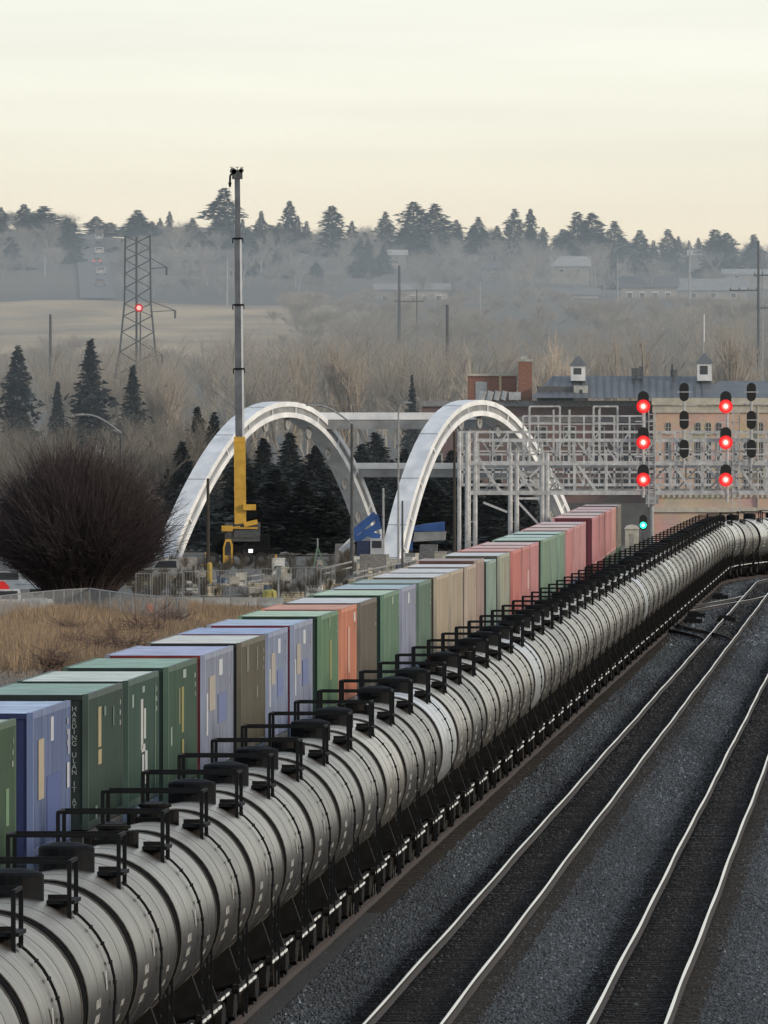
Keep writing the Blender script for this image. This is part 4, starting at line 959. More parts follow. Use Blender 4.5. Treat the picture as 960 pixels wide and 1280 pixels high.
def capsule(m, cx, cz_, hw, hh, y0, y1):
    poly = [(cx+hw*math.cos(a), cz_+(hh-hw)+hw*math.sin(a)) for a in np.linspace(0, math.pi, 9)]+[(cx+hw*math.cos(a), cz_-(hh-hw)+hw*math.sin(a)) for a in np.linspace(math.pi, 2*math.pi, 9)]
    m.prism(poly, 1, y0, y1)
def signal(px, py, lit, label, grp):
    x, z = sxp(px), szp(py); t = thing('railway_signal', label, 'signal light', (x, SZ-.5, z), 0, grp)
    off = .34 if lit else 0
    m = MB(); capsule(m, 0, off, .35 if lit else .29, .62 if lit else .58, -.06, 0); m.box(-.2,.2,0,.3,off-.35,off+.35); m.build('backplate', hood, t)
    if lit:
        m = MB(); n = 14
        for i in range(-1, n//2+2):
            a0, a1 = math.pi*i/n*2-.2, math.pi*(i+1)/n*2-.2
            for r in (.30,): m.add([(r*math.cos(a0),-.06,r*math.sin(a0)),(r*math.cos(a1),-.06,r*math.sin(a1)),(r*math.cos(a1),-.5,r*math.sin(a1)),(r*math.cos(a0),-.5,r*math.sin(a0))], [(0,1,2,3)])
        m.build('hood', hood, t)
        m = MB(); m.cyl((0,-.075,0),(0,-.062,0),.43,None,24); ln = m.build('lens', redglare, t)  # disc oversized to hold the painted glare around the lamp
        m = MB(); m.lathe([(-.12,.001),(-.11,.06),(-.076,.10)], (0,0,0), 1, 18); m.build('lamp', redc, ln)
    else:
        m = MB().bar((-.45,-.08,off+.0),(.45,-.08,off+.0),.05); m.build('bracket', sg, t); MB().bar((0,.1,off-.5),(0,.1,off-1.4),.08).build('stem', sg, t)
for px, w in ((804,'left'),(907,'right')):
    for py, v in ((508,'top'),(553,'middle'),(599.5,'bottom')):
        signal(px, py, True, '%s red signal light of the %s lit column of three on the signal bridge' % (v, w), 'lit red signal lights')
for px, w in ((855,'between the two red columns'),(939,'near the right edge')):
    for py, v in ((490,'top'),(525,'middle'),(561,'bottom')):
        signal(px, py, False, '%s unlit black signal head of the column %s' % (v, w), 'unlit black signal heads')
def mast(px, lab, ladder=True, py0=500, py1=622):
    t = thing('signal_mast', lab, 'signal mast', (sxp(px), SZ-.15, szp(py1)), 0, 'signal masts'); h = szp(py0)-szp(py1)
    m = MB().cyl((0,0,0),(0,0,h),.09,None,8); m.build('post', sg, t)
    if ladder:
        m = MB()
        for s in (.35,.75): m.bar((s,-.05,-.6),(s,-.05,h-.6),.06)
        z = -.4
        while z < h-.7: m.bar((.35,-.05,z),(.75,-.05,z),.04); z += .35
        m.build('ladder', sg, t)
    m = MB()
    for f in (.08,.42,.78): m.bar((-.5,0,h*f),(.8,0,h*f),.07)
    m.build('bracket', sg, t)
mast(804,'signal mast with ladder carrying the left column of red lights'); mast(909,'signal mast with ladder carrying the right column of red lights', True, 500, 628)
mast(855,'signal mast carrying the unlit heads between the red columns', False, 486, 580); mast(939,'signal mast carrying the unlit heads near the right edge', False, 484, 580)
# low green signal and neighbours
Z = 1400
t = thing('green_signal', 'low track signal showing a bright green light below the left red column', 'signal light', (X_at(804,Z), Z, -.3))
m = MB().cyl((0,0,0),(0,0,Z_at(662,Z)),.07,None,8); m.build('post', dsteel, t)
m = MB(); capsule(m, 0, Z_at(653,Z)+.3, .28, .55, -.06, 0); m.build('backplate', hood, t)
m = MB().cyl((0,-.08,Z_at(656.5,Z)+.3),(0,-.062,Z_at(656.5,Z)+.3),.24,None,20); l = m.build('lens', greenl, t)
MB().cyl((0,-.10,Z_at(656.5,Z)+.3),(0,-.083,Z_at(656.5,Z)+.3),.10,None,12).build('lamp', mat('green_core',(.5,1,.9),.4,emit=((.45,1,.85),4)), l)
t = thing('relay_cabin', 'small pale rounded-top relay cabin beyond the end of the container train', 'relay cabin', (X_at(791,Z), Z+4, -.35))
w = 8.5*Z/F*1.0; zt_ = Z_at(657,Z)+.35
m = MB().prism([(-w,0),(w,0),(w,zt_-.25),(w*.8,zt_-.08),(0,zt_),(-w*.8,zt_-.08),(-w,zt_-.25)],1,0,2.0); m.build('body', mat('cabin_paint',(.5,.47,.40),.6), t)
m = MB().prism([(-w-.06,zt_-.28),(w+.06,zt_-.28),(w*.8,zt_-.04),(0,zt_+.05),(-w*.8,zt_-.04)],1,-.08,2.08); m.build('roof', mat('cabin_roof',(.66,.64,.58),.5), t)
MB().box(-w*.4,w*.3,-.02,.0,.2,zt_-.6).build('door', mat('cabin_door',(.35,.33,.30),.6), t)
t = thing('equipment_post', 'grey post with a square equipment box on top under the left red column', 'equipment post', (X_at(815,1390), 1390, -.35))
MB().cyl((0,0,0),(0,0,Z_at(622,1390)),.13,None,10).build('post', steel, t); MB().box(-.45,.45,-.3,.3,Z_at(624,1390),Z_at(611,1390)).box(-.55,.55,-.4,.4,Z_at(611,1390),Z_at(611,1390)+.06).build('equipment_box', steel, t)
# ------------------------------------------------------------------ brick building
BZ = 1960.0; BS = F/BZ
def bxp(px): return X_at(px, BZ)
def bzp(py): return Z_at(py, BZ)
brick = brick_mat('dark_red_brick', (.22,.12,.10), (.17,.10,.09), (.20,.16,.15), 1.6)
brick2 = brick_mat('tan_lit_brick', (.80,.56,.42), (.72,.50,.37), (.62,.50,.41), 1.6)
stone = mat('cream_stone', (.52,.48,.40), .8, nscale=1.5, amt=.2)
roofm = mat('grey_metal_roof', (.15,.16,.175), .5, .1, nscale=.6, amt=.25)
trim = mat('window_trim', (.42,.42,.40), .7)
bld = thing('brick_building', 'long three-storey brick building with grey hipped roof behind the signal bridge', 'building', (bxp(700), BZ, -.4))
def rel(px): return bxp(px)-bxp(700)
def rz_(py): return bzp(py)+.4
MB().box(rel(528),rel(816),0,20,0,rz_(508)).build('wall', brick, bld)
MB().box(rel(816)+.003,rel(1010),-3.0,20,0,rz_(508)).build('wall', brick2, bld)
MB().box(rel(525),rel(816),-.35,20.3,rz_(508),rz_(501)).box(rel(530),rel(816),-.12,-.002,rz_(528),rz_(521)).build('cornice', mat('grey_cornice',(.24,.245,.25),.7), bld)
m = MB().box(rel(814),rel(1012),-3.5,-.36,rz_(506),rz_(497.5)).box(rel(815),rel(1012),-3.2,-3.01,rz_(516),rz_(507)).box(rel(815),rel(1012),-3.25,-3.01,rz_(640),rz_(634)); m.build('cornice', stone, bld)
# roof: hip
m = MB(); zr0, zr1 = rz_(497.4), rz_(470)
def roofp(a, b_, y0, y1, h0, h1, inset): 
    m.add([(rel(a),y0,zr0),(rel(b_),y0,zr0),(rel(b_),y1,zr0),(rel(a),y1,zr0),(rel(a)+inset,(y0+y1)/2-.6,zr1),(rel(b_)-inset,(y0+y1)/2-.6,zr1),(rel(b_)-inset,(y0+y1)/2+.6,zr1),(rel(a)+inset,(y0+y1)/2+.6,zr1)],
    [(0,1,5,4),(1,2,6,5),(2,3,7,6),(3,0,4,7),(4,5,6,7)])
roofp(664, 910, -3.3, 14, 0, 0, 2.2); m.build('roof', roofm, bld)
m = MB(); 
x = rel(690)
while x < rel(880): m.bar((x,-3.1,zr0+.05),(x+.15,4.4,zr1+.03),.10); x += .75
m.build('roof_seam', mat('roof_seam',(.11,.115,.125),.5), bld)
m = MB(); zr1 = rz_(476); roofp(868, 1020, -3.4, 12, 0, 0, 2.6); m.build('roof', roofm, bld)
m = MB().box(rel(672),rel(718),-1,6,rz_(501)+.01,rz_(483)).build('roof_curb', mat('dark_curb',(.10,.10,.105),.8), bld)
m = MB().box(rel(717),rel(735),-1.5,4,rz_(501),rz_(482)); bt = m.build('roof_box', mat('pale_box',(.45,.45,.42),.7), bld)
MB().box(rel(724),rel(728),-1.52,-1.503,rz_(494),rz_(487)).build('vent', glass, bt)
# windows
def window(px, py0, py1, w, yf, arched, frame_m):
    x = rel(px); h = w*BZ/F/2; z0, z1 = rz_(py1), rz_(py0); m = MB()
    if arched: poly = [(x-h,z0),(x+h,z0)]+[(x+h*math.cos(a), z1-h+h*math.sin(a)) for a in np.linspace(0, math.pi, 9)]
    else: poly = [(x-h,z0),(x+h,z0),(x+h,z1),(x-h,z1)]
    c = (x, (z0+z1)/2); big = [(c[0]+(p[0]-c[0])*1.28, c[1]+(p[1]-c[1])*(1.10)) for p in poly]
    m.prism(big, 1, yf-.05, yf-.004); fr = m.build('window', frame_m, bld)
    m = MB(); m.prism(poly, 1, yf-.075, yf-.055); m.build('pane', glass, fr)
    m = MB(); m.box(x-h*1.4,x+h*1.4,yf-.16,yf-.002,z0-.18,z0-.02); 
    m.bar((x,yf-.085,z0),(x,yf-.085,z1),.05).bar((x-h,yf-.085,(z0+z1)/2),(x+h,yf-.085,(z0+z1)/2),.05); m.build('sill', frame_m, fr)
for px in (835,872,885,898,950,965):
    window(px, 528, 541, 6, -3.0, True, stone if px % 2 else trim)
for px in (835,846,872,885,898,918,932,950,965):
    window(px, 548, 574, 6, -3.0, False, trim)
    window(px, 586, 612, 6, -3.0, False, trim)
for px in (545,580,620,655,676,712,748,786):
    for (a, b_) in ((534,556),(568,590),(598,616)): window(px, a, b_, 13, 0, False, trim)
m = MB(); x = rel(820)
while x < rel(1000): m.box(x,x+.22,-3.22,-3.01,rz_(622),rz_(616)); x += .55
m.build('dentils', stone, bld)
m = MB().box(rel(816),rel(819),-3.08,-3.003,rz_(630),rz_(516)).box(rel(946),rel(948),-3.3,-3.003,rz_(640),rz_(506)); m.build('corner_pier', stone, bld)
# chimney + penthouse
pb = mat('plain_brick_red', (.26,.12,.08), .9, nscale=4, amt=.25)
m = MB().box(rel(585),rel(646),2,9,rz_(501)+.005,rz_(470)); pn = m.build('penthouse', brick2 if False else pb, bld)
MB().box(rel(584),rel(647),1.8,9.2,rz_(470)+.002,rz_(467)).build('parapet', stone, pn); MB().box(rel(594.5),rel(609),1.95,1.997,rz_(501)+.01,rz_(477)).build('door', mat('penthouse_door',(.36,.38,.40),.6), pn)
MB().box(rel(624),rel(627),1.9,1.997,rz_(499),rz_(470)).build('downpipe', mat('tan_pipe',(.55,.42,.25),.6), pn)
m = MB().box(rel(648),rel(665),0,3,rz_(501)+.005,rz_(452)); ch = m.build('chimney', pb, bld); MB().box(rel(647),rel(666),-.1,3.1,rz_(452)+.002,rz_(449)).box(rel(651),rel(659),.5,2.5,rz_(449),rz_(445)).build('cap', concrete, ch)
m = MB()
for k in range(4): m.cyl((rel(602+k*9),-.5,rz_(500)),(rel(605+k*9),-.5,rz_(489)),.34,None,10)
m.box(rel(636),rel(651),-.9,.3,rz_(500),rz_(490)); m.build('rooftop_duct', mat('duct_metal',(.5,.52,.54),.35,.5), bld)
def cupola(px, pyb, pyt, label_):
    m = MB(); x = rel(px); w = 9*BZ/F; m.box(x-w,x+w,2.5-w,2.5+w,rz_(pyb+6),rz_(pyt+13)); c = m.build('cupola', white, bld)
    MB().box(x-w*.65,x+w*.45,2.5-w-.03,2.5-w-.004,rz_(pyb-2),rz_(pyt+16)).build('pane', glass, c)
    m = MB(); zz0, zz1 = rz_(pyt+13), rz_(pyt); e = w*1.3
    m.add([(x-e,2.5-e,zz0),(x+e,2.5-e,zz0),(x+e,2.5+e,zz0),(x-e,2.5+e,zz0),(x-.05,2.45,zz1),(x+.05,2.45,zz1),(x+.05,2.55,zz1),(x-.05,2.55,zz1)], [(0,1,5,4),(1,2,6,5),(2,3,7,6),(3,0,4,7),(4,5,6,7),(3,2,1,0)]); m.build('cupola_roof', roofm, c)
    m = MB().cyl((x,2.5,zz1-.3),(x,2.5,rz_(pyt-14)),.05,None,6); m.build('finial', steel, c)
cupola(723, 470, 444, ''); cupola(881, 470, 441, '')
m = MB(); m.box(rel(790),rel(799),3,4,rz_(471),rz_(460)).box(rel(799.5),rel(805),3,4,rz_(471),rz_(458)).cyl((rel(843),3,rz_(472)),(rel(843),3,rz_(462)),.35,None,10).cyl((rel(841),3,rz_(462)),(rel(841),3,rz_(455)),.12,None,8); m.build('roof_vent', dsteel, bld)
# retaining wall/dark band below building
MB().box(rel(528),rel(812),-7,-6.4,-.0,rz_(628)).build('retaining_wall', mat('dark_concrete',(.10,.10,.10),.9,nscale=.6,amt=.4), None, loc=(bxp(700),BZ-8,-.4))
o = bpy.data.objects['retaining_wall']; tag(o, 'dark concrete retaining wall at the foot of the brick building', 'wall')
# ------------------------------------------------------------------ houses on the hill
def house(pxa, pxb, pyt, pyb, Z, wall, roof, label, gable=False, nwin=3, roofh=.35):
    xa, xb = X_at(pxa, Z), X_at(pxb, Z); zt, zb = Z_at(pyt, Z), Z_at(pyb, Z); h = zt-zb; zw = zb+h*(1-roofh); w = xb-xa
    t = thing('house', label, 'house', ((xa+xb)/2, Z, zb), 0, 'houses on the far hill'); D = 8
    wm, rm = mat('house_wall_%.2f' % wall[0], wall, .8, nscale=.8, amt=.15), mat('house_roof_%.2f' % roof[0], roof, .85, nscale=.8, amt=.2)
    gx = w/2; z1 = zw-zb; m = MB().box(-gx,gx,0,D,-4,z1)
    if gable: m.prism([(-gx,z1+.002),(gx,z1+.002),(0,h-.15)],1,.02,D-.02)
    m.build('wall', wm, t); m = MB(); e = .5
    if gable:
        for s in (-1, 1): m.add([(s*(gx+e),-e,z1-.25),(0,-e,h),(0,D+e,h),(s*(gx+e),D+e,z1-.25),(s*(gx+e),-e,z1-.05),(0,-e,h+.25),(0,D+e,h+.25),(s*(gx+e),D+e,z1-.05)], [(0,1,2,3),(4,7,6,5),(0,4,5,1),(3,2,6,7),(0,3,7,4)])
    else: m.prism([(-e,z1),(D+e,z1),(D/2,h)],0,-gx-e,gx+e)
    m.build('roof', rm, t)
    for i in range(nwin):
        x = -gx+w*(i+.7)/(nwin+.4); m = MB().box(x-.55,x+.55,-.06,-.004,z1*.35,z1*.8); f = m.build('window', white, t); MB().box(x-.45,x+.45,-.09,-.065,z1*.4,z1*.75).build('pane', glass, f)
    return t
house(470,560,354,392,3660,(.40,.40,.38),(.27,.27,.27),'long pale house low on the hill right of the centre utility pole',False,5,.22)
house(776,846,345,386,3700,(.30,.29,.27),(.11,.11,.12),'dark-roofed house with two white windows below the right skyline',False,4,.35)
house(779,801,342,380,3720,(.50,.49,.46),(.30,.30,.30),'white gabled house front left of the dark-roofed house',True,1,.4)
house(688,736,320,346,3900,(.30,.30,.29),(.33,.34,.34),'pale-roofed bungalow under the big dark thicket',False,2,.5)
house(700,748,360,388,3680,(.42,.41,.40),(.18,.18,.18),'small house with white window bays left of the gabled one',False,2,.3)
house(850,934,348,378,3720,(.34,.34,.33),(.25,.26,.27),'long low grey-roofed house near the right edge',False,3,.5)
house(905,960,336,350,3900,(.34,.34,.33),(.29,.30,.31),'pale-roofed house higher up at the right edge',False,2,.5)
house(484,507,312,326,4000,(.30,.3,.3),(.42,.42,.40),'small pale-roofed house below the thin skyline spruce',False,1,.5)
house(82,94,306,322,4200,(.62,.62,.6),(.4,.4,.4),'tiny white house beside the top of the hill street',True,1,.4)
house(862,885,312,326,4050,(.3,.3,.3),(.44,.44,.43),'small pale-roofed house left of the broad right clump',False,1,.5)
house(205,262,284,296,4420,(.26,.2,.18),(.24,.18,.16),'low brown-roofed house on the crest left of the crane boom',False,3,.5)
house(602,620,330,343,3900,(.25,.25,.25),(.16,.16,.17),'little dark house with white post in the brush at centre right',False,1,.45)
# hill street
rd = []; 
for Z in np.linspace(3640, 4380, 24):
    c = np.interp(Z, [3640,4380], [137,118]); hw = 3.2
    for s in (-1, 1):
        x = X_at(c+s*0, Z)+s*hw-2.2; rd.append((x, Z, terr(X_at(c, Z), Z)+.35))
struct(np_obj('road', rd, [(2*i,2*i+1,2*i+3,2*i+2) for i in range(23)], mat('hill_asphalt',(.115,.115,.115),.8,nscale=.5,amt=.2)))
def car(x, y, z, rz, col, label, grp, tail=False, name='parked_car'):
    t = thing(name, label, 'car', (x, y, z), rz, grp); pm = mat('car_paint_%.2f_%.2f' % (col[0], col[2]), col, .35, .1)
    m = MB().prism([(-2.2,.35),(2.2,.35),(2.25,.8),(1.2,.95),(.7,1.4),(-1.1,1.42),(-1.9,.98),(-2.25,.85)],0,-.88,.88); b_ = m.build('body', pm, t)
    m = MB().prism([(1.08,.98),(.66,1.34),(-1.05,1.36),(-1.75,1.0)],0,-.892,.892); m.prism([(-.75,1.0),(.75,1.0),(.65,1.34),(-.65,1.34)],1,-1.95,-1.6) ; m.build('window', glass, b_)
    for sx_ in (-1, 1):
        for yy in (-1.35, 1.35): m = MB().cyl((sx_*.72,yy,.33),(sx_*.9,yy,.33),.33,None,12); m.build('wheel', rubber, t)
    for s in (-.65,.65): MB().box(s-.18,s+.18,-2.3,-2.24,.7,.88).build('tail_light', redl if tail else mat('tail_red',(.4,.03,.03),.4), t)
for i, (px, Z, c, tl, lb) in enumerate([(131,4330,(.2,.2,.2),0,'dark car highest up the hill street'),(131,4230,(.6,.6,.6),0,'pale car second from the top of the hill street'),(131,4130,(.12,.12,.13),0,'dark car in the middle of the hill street queue'),(131.5,4040,(.7,.7,.7),0,'white car just above the red tail lights on the hill street'),(129,3890,(.3,.3,.3),1,'car with red tail lights glowing on the hill street'),(134,3800,(.55,.55,.55),0,'pale car lowest but one on the hill street'),(133,3720,(.22,.23,.24),0,'grey car at the foot of the hill street')]):
    car(X_at(px, Z)-1.2, Z, terr(X_at(px, Z), Z)+.4, 0, c, lb, 'cars on the hill street', bool(tl))
# ------------------------------------------------------------------ poles, pylon
def pole(px, pyt, pyb, Z, r, label, arms=(), m_=wood, name='utility_pole', cat='utility pole', zb=None):
    x = X_at(px, Z); z0 = (terr(x, Z)-.3 if zb is None else zb); zt = Z_at(pyt, Z); t = thing(name, label, cat, (x, Z, z0)); 
    MB().cyl((0,0,0),(0,0,zt-z0),r,r*.7,8).build('post', m_, t)
    for (dpy, w, off) in arms:
        m = MB().bar((-w/2+off,-.2,Z_at(pyt+dpy,Z)-z0),(w/2+off,-.2,Z_at(pyt+dpy,Z)-z0),.16)
        for k in (-.45,-.15,.15,.45): m.cyl((k*w+off,-.2,Z_at(pyt+dpy,Z)-z0+.08),(k*w+off,-.2,Z_at(pyt+dpy,Z)-z0+.34),.06,None,6)
        m.build('crossarm', m_, t)
    return t, z0
def lamp(px, pyt, Z, r, armdx, armdz, label, m_=dsteel, zb=-.4, head=True):
    t, z0 = pole(px, pyt, 0, Z, r, label, (), m_, 'street_lamp', 'street lamp', zb); h = Z_at(pyt, Z)-z0
    pts = [(armdx*f, 0, h+armdz*math.sin(f*math.pi/2)) for f in np.linspace(0, 1, 7)]
    MB().path(pts, .07, 6).build('arm', steel, t)
    if head:
        p = pts[-1]; s = -1 if armdx < 0 else 1; MB().prism([(p[0]-.1*s,p[2]-.06),(p[0]+.75*s,p[2]-.08),(p[0]+.8*s,p[2]+.02),(p[0]+.2*s,p[2]+.12)],1,-.16,.16).build('lamp_head', steel, t)
lamp(440, 530, 1560, .17, -2.9, 1.5, 'dark street lamp pole with arm reaching left, between the two arches')
lamp(151, 541, 1500, .13, -2.7, 1.4, 'street lamp arching left above the big dark bush')
lamp(498, 517, 1580, .10, .35, .9, 'thin lamp pole crossing the left leg of the right arch', steel)
pole(260, 598, 0, 1440, .16, 'wooden pole in front of the left foot of the white arch', (), wood, zb=-.4)
pole(503, 626, 0, 1450, .11, 'short dark post at the foot of the right arch', (), dsteel, 'metal_post', 'post', zb=-.4)
pole(568, 540, 0, 1640, .15, 'dark pole just left of the signal bridge tower', (), wood, zb=-.4)
pole(575, 560, 0, 1700, .10, 'thin grey pole beside the dark pole left of the signal bridge tower', (), steel, 'metal_post', 'post', zb=-.4)
pole(479, 610, 0, 1640, .14, 'short floodlight post between the two arches', (), steel, 'metal_post', 'post', zb=-.4)
pole(63, 393, 0, 2650, .26, 'leaning wooden pole standing against the tan field at the left')
pole(499, 332, 0, 3000, .30, 'tall wooden utility pole in front of the long pale house', ((45,4.5,1.5),))
pole(559, 381, 0, 2500, .28, 'dark wooden pole in the bare wood at the centre')
pole(600, 352, 0, 3300, .16, 'thin pale pole in the brush right of the long pale house', (), steel)
pole(521, 362, 0, 3100, .14, 'thin pole just right of the tall centre utility pole', (), wood)
pole(862, 306, 0, 3300, .22, 'pale utility pole below the three thin skyline spruces', ((14,3,0),), steel)
pole(880, 392, 0, 2300, .12, 'white flagpole above the right roof cupola', (), white, 'flagpole', 'flagpole')
pole(772, 322, 0, 3500, .16, 'pale pole below the right end of the dark thicket', (), steel)
pole(948, 301, 0, 2400, .22, 'tall dark twin utility pole at the right edge with crossarms', ((43,3.2,1.0),(62,3.6,-1.8),(84,3.0,1.2)), dsteel)
pole(953, 312, 0, 2410, .12, 'pale thin pole right beside the tall twin utility pole', (), steel)
pole(284, 322, 0, 3500, .18, 'pale lamp post on the slope just left of the crane boom', (), steel, 'metal_post', 'post')
pole(56, 320, 0, 3800, .2, 'pale post in front of the broad left skyline clump', (), steel, 'metal_post', 'post')
pole(348, 722, 0, 1290, .08, 'thin pale post beside the yellow bag at the construction fence', (), steel, 'metal_post', 'post', zb=-.4)
# pylon
PZ = 2300.0; t = thing('lattice_pylon', 'tall steel lattice electricity pylon in front of the tan field', 'pylon', (X_at(172, PZ), PZ, terr(X_at(172,PZ),PZ)-.3))
z0 = t.location.z; pz = lambda py: Z_at(py, PZ)-z0; pxx = lambda px: (px-172)*PZ/F
pm = mat('pylon_steel', (.10,.105,.11), .6, .3)
levels = [295,310,325,342,360,380,395,415,440,470,505]
def hwid(py): return np.interp(py, [295,380,440,505], [1.45,1.55,2.1,3.3])
m = MB()
for a, b_ in zip(levels[:-1], levels[1:]):
    for (sx_, sy_) in ((-1,-1),(1,-1),(1,1),(-1,1)):
        m.bar((sx_*hwid(a),sy_*hwid(a),pz(a)),(sx_*hwid(b_),sy_*hwid(b_),pz(b_)),.17)
    for s in (-1, 1):
        for k in (0, 1):
            A, B = (s*(1-2*k)*hwid(a), s*(1-2*k)*hwid(b_)) if False else (hwid(a)*(1 if k else -1), hwid(b_)*(-1 if k else 1))
            m.bar((A,s*hwid(a),pz(a)),(B,s*hwid(b_),pz(b_)),.09); m.bar((s*hwid(a),A,pz(a)),(s*hwid(b_),B,pz(b_)),.09)
m.bar((-hwid(505),-hwid(505),pz(505)),(-3.9,-3.9,0),.15); m.bar((hwid(505),-hwid(505),pz(505)),(3.9,-3.9,0),.15); m.bar((-hwid(505),hwid(505),pz(505)),(-3.9,3.9,0),.15); m.bar((hwid(505),hwid(505),pz(505)),(3.9,3.9,0),.15)
m.build('lattice', pm, t)
m = MB()
for (py, xr_, xl_) in ((332,3.4,-3.0),(386,4.4,-3.6),(442,2.9,-2.9)):
    for s, xx in ((1, xr_),):
        m.bar((s*1.4,0,pz(py-10)),(xx,0,pz(py+2)),.10).bar((s*1.4,0,pz(py+4)),(xx,0,pz(py+2)),.09); m.cyl((xx,0,pz(py+2)),(xx,0,pz(py+12)),.12,None,6)
m.build('crossarm', pm, t)
m = MB().cyl((-.1,-2.2,0),(-.1,-2.2,pz(297)),.13,None,6).cyl((.35,-2.2,0),(.35,-2.2,pz(385)),.08,None,6); m.build('centre_pole', dsteel, t)
m = MB().cyl((pxx(174),-2.5,pz(385)),(pxx(174),-2.35,pz(385)),.50,None,18); l = m.build('lamp_case', mat('dark_red_case',(.12,.01,.01),.5,emit=((1,.01,.02),.35)), t)
MB().cyl((pxx(174),-2.58,pz(385)),(pxx(174),-2.51,pz(385)),.27,None,14).build('lamp', mat('pylon_lamp',(1,.3,.3),.4,emit=((1,.16,.14),3)), l)
# ------------------------------------------------------------------ construction site
def gz(py): return F/((py-YH)/HC)
# chain link fence, curving
fpx = [(-30,779),(0,773),(30,766),(70,760),(110,757),(140,758),(180,768),(240,770)]
fpts = []
for (px, py) in [(-40,765),(0,762),(40,757),(80,753),(112,751),(150,757),(195,762),(235,766)]:
    Z = 1250+2*(py-751)*-3; Z = F*HC/((py+14)-YH); fpts.append((X_at(px, Z), Z))
chain = bpy.data.materials.new('chain_link_mesh'); chain.use_nodes = True; nt = chain.node_tree; N = nt.nodes; L = nt.links
b = N['Principled BSDF']; b.inputs['Base Color'].default_value = (.34,.36,.38,1); b.inputs['Alpha'].default_value = .42; b.inputs['Roughness'].default_value = .6
t = thing('chain_link_fence', 'curved grey chain-link fence between the dry grass and the big dark bush', 'fence')
for i, (a, b_) in enumerate(zip(fpts[:-1], fpts[1:])):
    V3 = [(a[0],a[1],-.35),(b_[0],b_[1],-.35),(b_[0],b_[1],1.45),(a[0],a[1],1.45)]
    MB().add(V3, [(0,1,2,3)]).build('mesh_panel', chain, t)
    MB().bar((a[0],a[1],1.47),(b_[0],b_[1],1.47),.06).build('top_rail', steel, t)
    for k in range(3):
        f = k/3; x, y = a[0]+(b_[0]-a[0])*f, a[1]+(b_[1]-a[1])*f; MB().cyl((x,y,-.4),(x,y,1.5),.045,None,6).build('post', steel, t)
MB().box(X_at(33,fpts[2][1]),X_at(60,fpts[2][1]),fpts[2][1]-1.6,fpts[2][1]-1.5,.0,1.15).build('sign_panel', mat('pale_panel',(.42,.44,.45),.6), t)
# construction fence on low wall
Zf = 1285.0; t = thing('construction_fence', 'temporary mesh fence panels standing along the construction site', 'fence'); 
for i, px in enumerate(range(170, 400, 19)):
    x0, x1 = X_at(px, Zf), X_at(px+18, Zf); m = MB(); dy = i*5
    for x in (x0, x1): m.bar((x,Zf+dy,.1),(x,Zf+dy,1.9),.045)
    m.bar((x0,Zf+dy,1.9),(x1,Zf+dy,1.9),.04).bar((x0,Zf+dy,.25),(x1,Zf+dy,.25),.04)
    for k in range(1, 5): xx = x0+(x1-x0)*k/5; m.bar((xx,Zf+dy,.25),(xx,Zf+dy,1.9),.015)
    m.build('panel', steel, t)
for i, (px, w) in enumerate([(205,30),(238,32),(272,32),(305,32),(338,34)]):
    o = MB().prism([(-.3,-.4),(.3,-.4),(.3,-.2),(.12,.0),(.08,.35),(-.08,.35),(-.12,.0),(-.3,-.2)],0,-w*Zf/F/2,w*Zf/F/2).build('concrete_barrier', concrete, None, loc=(X_at(px, Zf), Zf-3+i*.2, 0))
    tag(o, 'low pale concrete barrier, %s from the left below the construction fence' % ordw(i+1), 'barrier', 'concrete barriers below the construction fence')
# site vehicles
def pickup(px, py, col, label, rz=math.pi/2):
    Z = gz(py); t = thing('pickup_truck', label, 'pickup truck', (X_at(px, Z), Z, -.4), rz, 'parked vehicles on the site'); pm = mat('car_paint_%.2f_%.2f' % (col[0], col[2]), col, .35, .1)
    b_ = MB().prism([(-2.7,.5),(2.7,.5),(2.7,1.0),(1.3,1.12),(.8,1.75),(-.6,1.78),(-.75,1.15),(-2.7,1.15)],0,-.95,.95).build('body', pm, t)
    MB().prism([(1.2,1.15),(.78,1.66),(-.5,1.68),(-.55,1.15)],0,-.96,.96).build('window', glass, b_)
    for s in (-.8,.8):
        for yy in (-1.7,1.7): MB().cyl((s-.12,yy,.4),(s+.12,yy,.4),.4,None,14).build('wheel', rubber, t)
pickup(12, 764, (.62,.64,.66), 'white pickup cut by the left edge in front of the bush')
pickup(14, 738, (.35,.40,.46), 'bluish car roof behind the white pickup at the left edge')
pickup(178, 716, (.16,.16,.17), 'dark vehicle parked beside the right side of the big bush')
pickup(212, 722, (.30,.30,.30), 'grey vehicle parked below the left foot of the arch')
# red sign
Zs = 1340; t = thing('red_sign', 'red octagonal road sign cut off by the left edge', 'road sign', (X_at(0, Zs), Zs, -.4)); r = 12.5*Zs/F*1.0; zc = Z_at(738, Zs)+.4
MB().cyl((0,0,0),(0,0,zc+r),.05,None,8).build('post', steel, t)
MB().cyl((0,-.09,zc),(0,-.06,zc),r,None,8).build('sign_face', mat('sign_red',(.65,.03,.03),.4,emit=((1,.02,.02),.12)), t)
m = MB(); m.box(-.42,.42,-.10,-.095,zc-.07,zc+.07); m.build('sign_mark', mat('sign_white',(.8,.8,.8),.5), t)
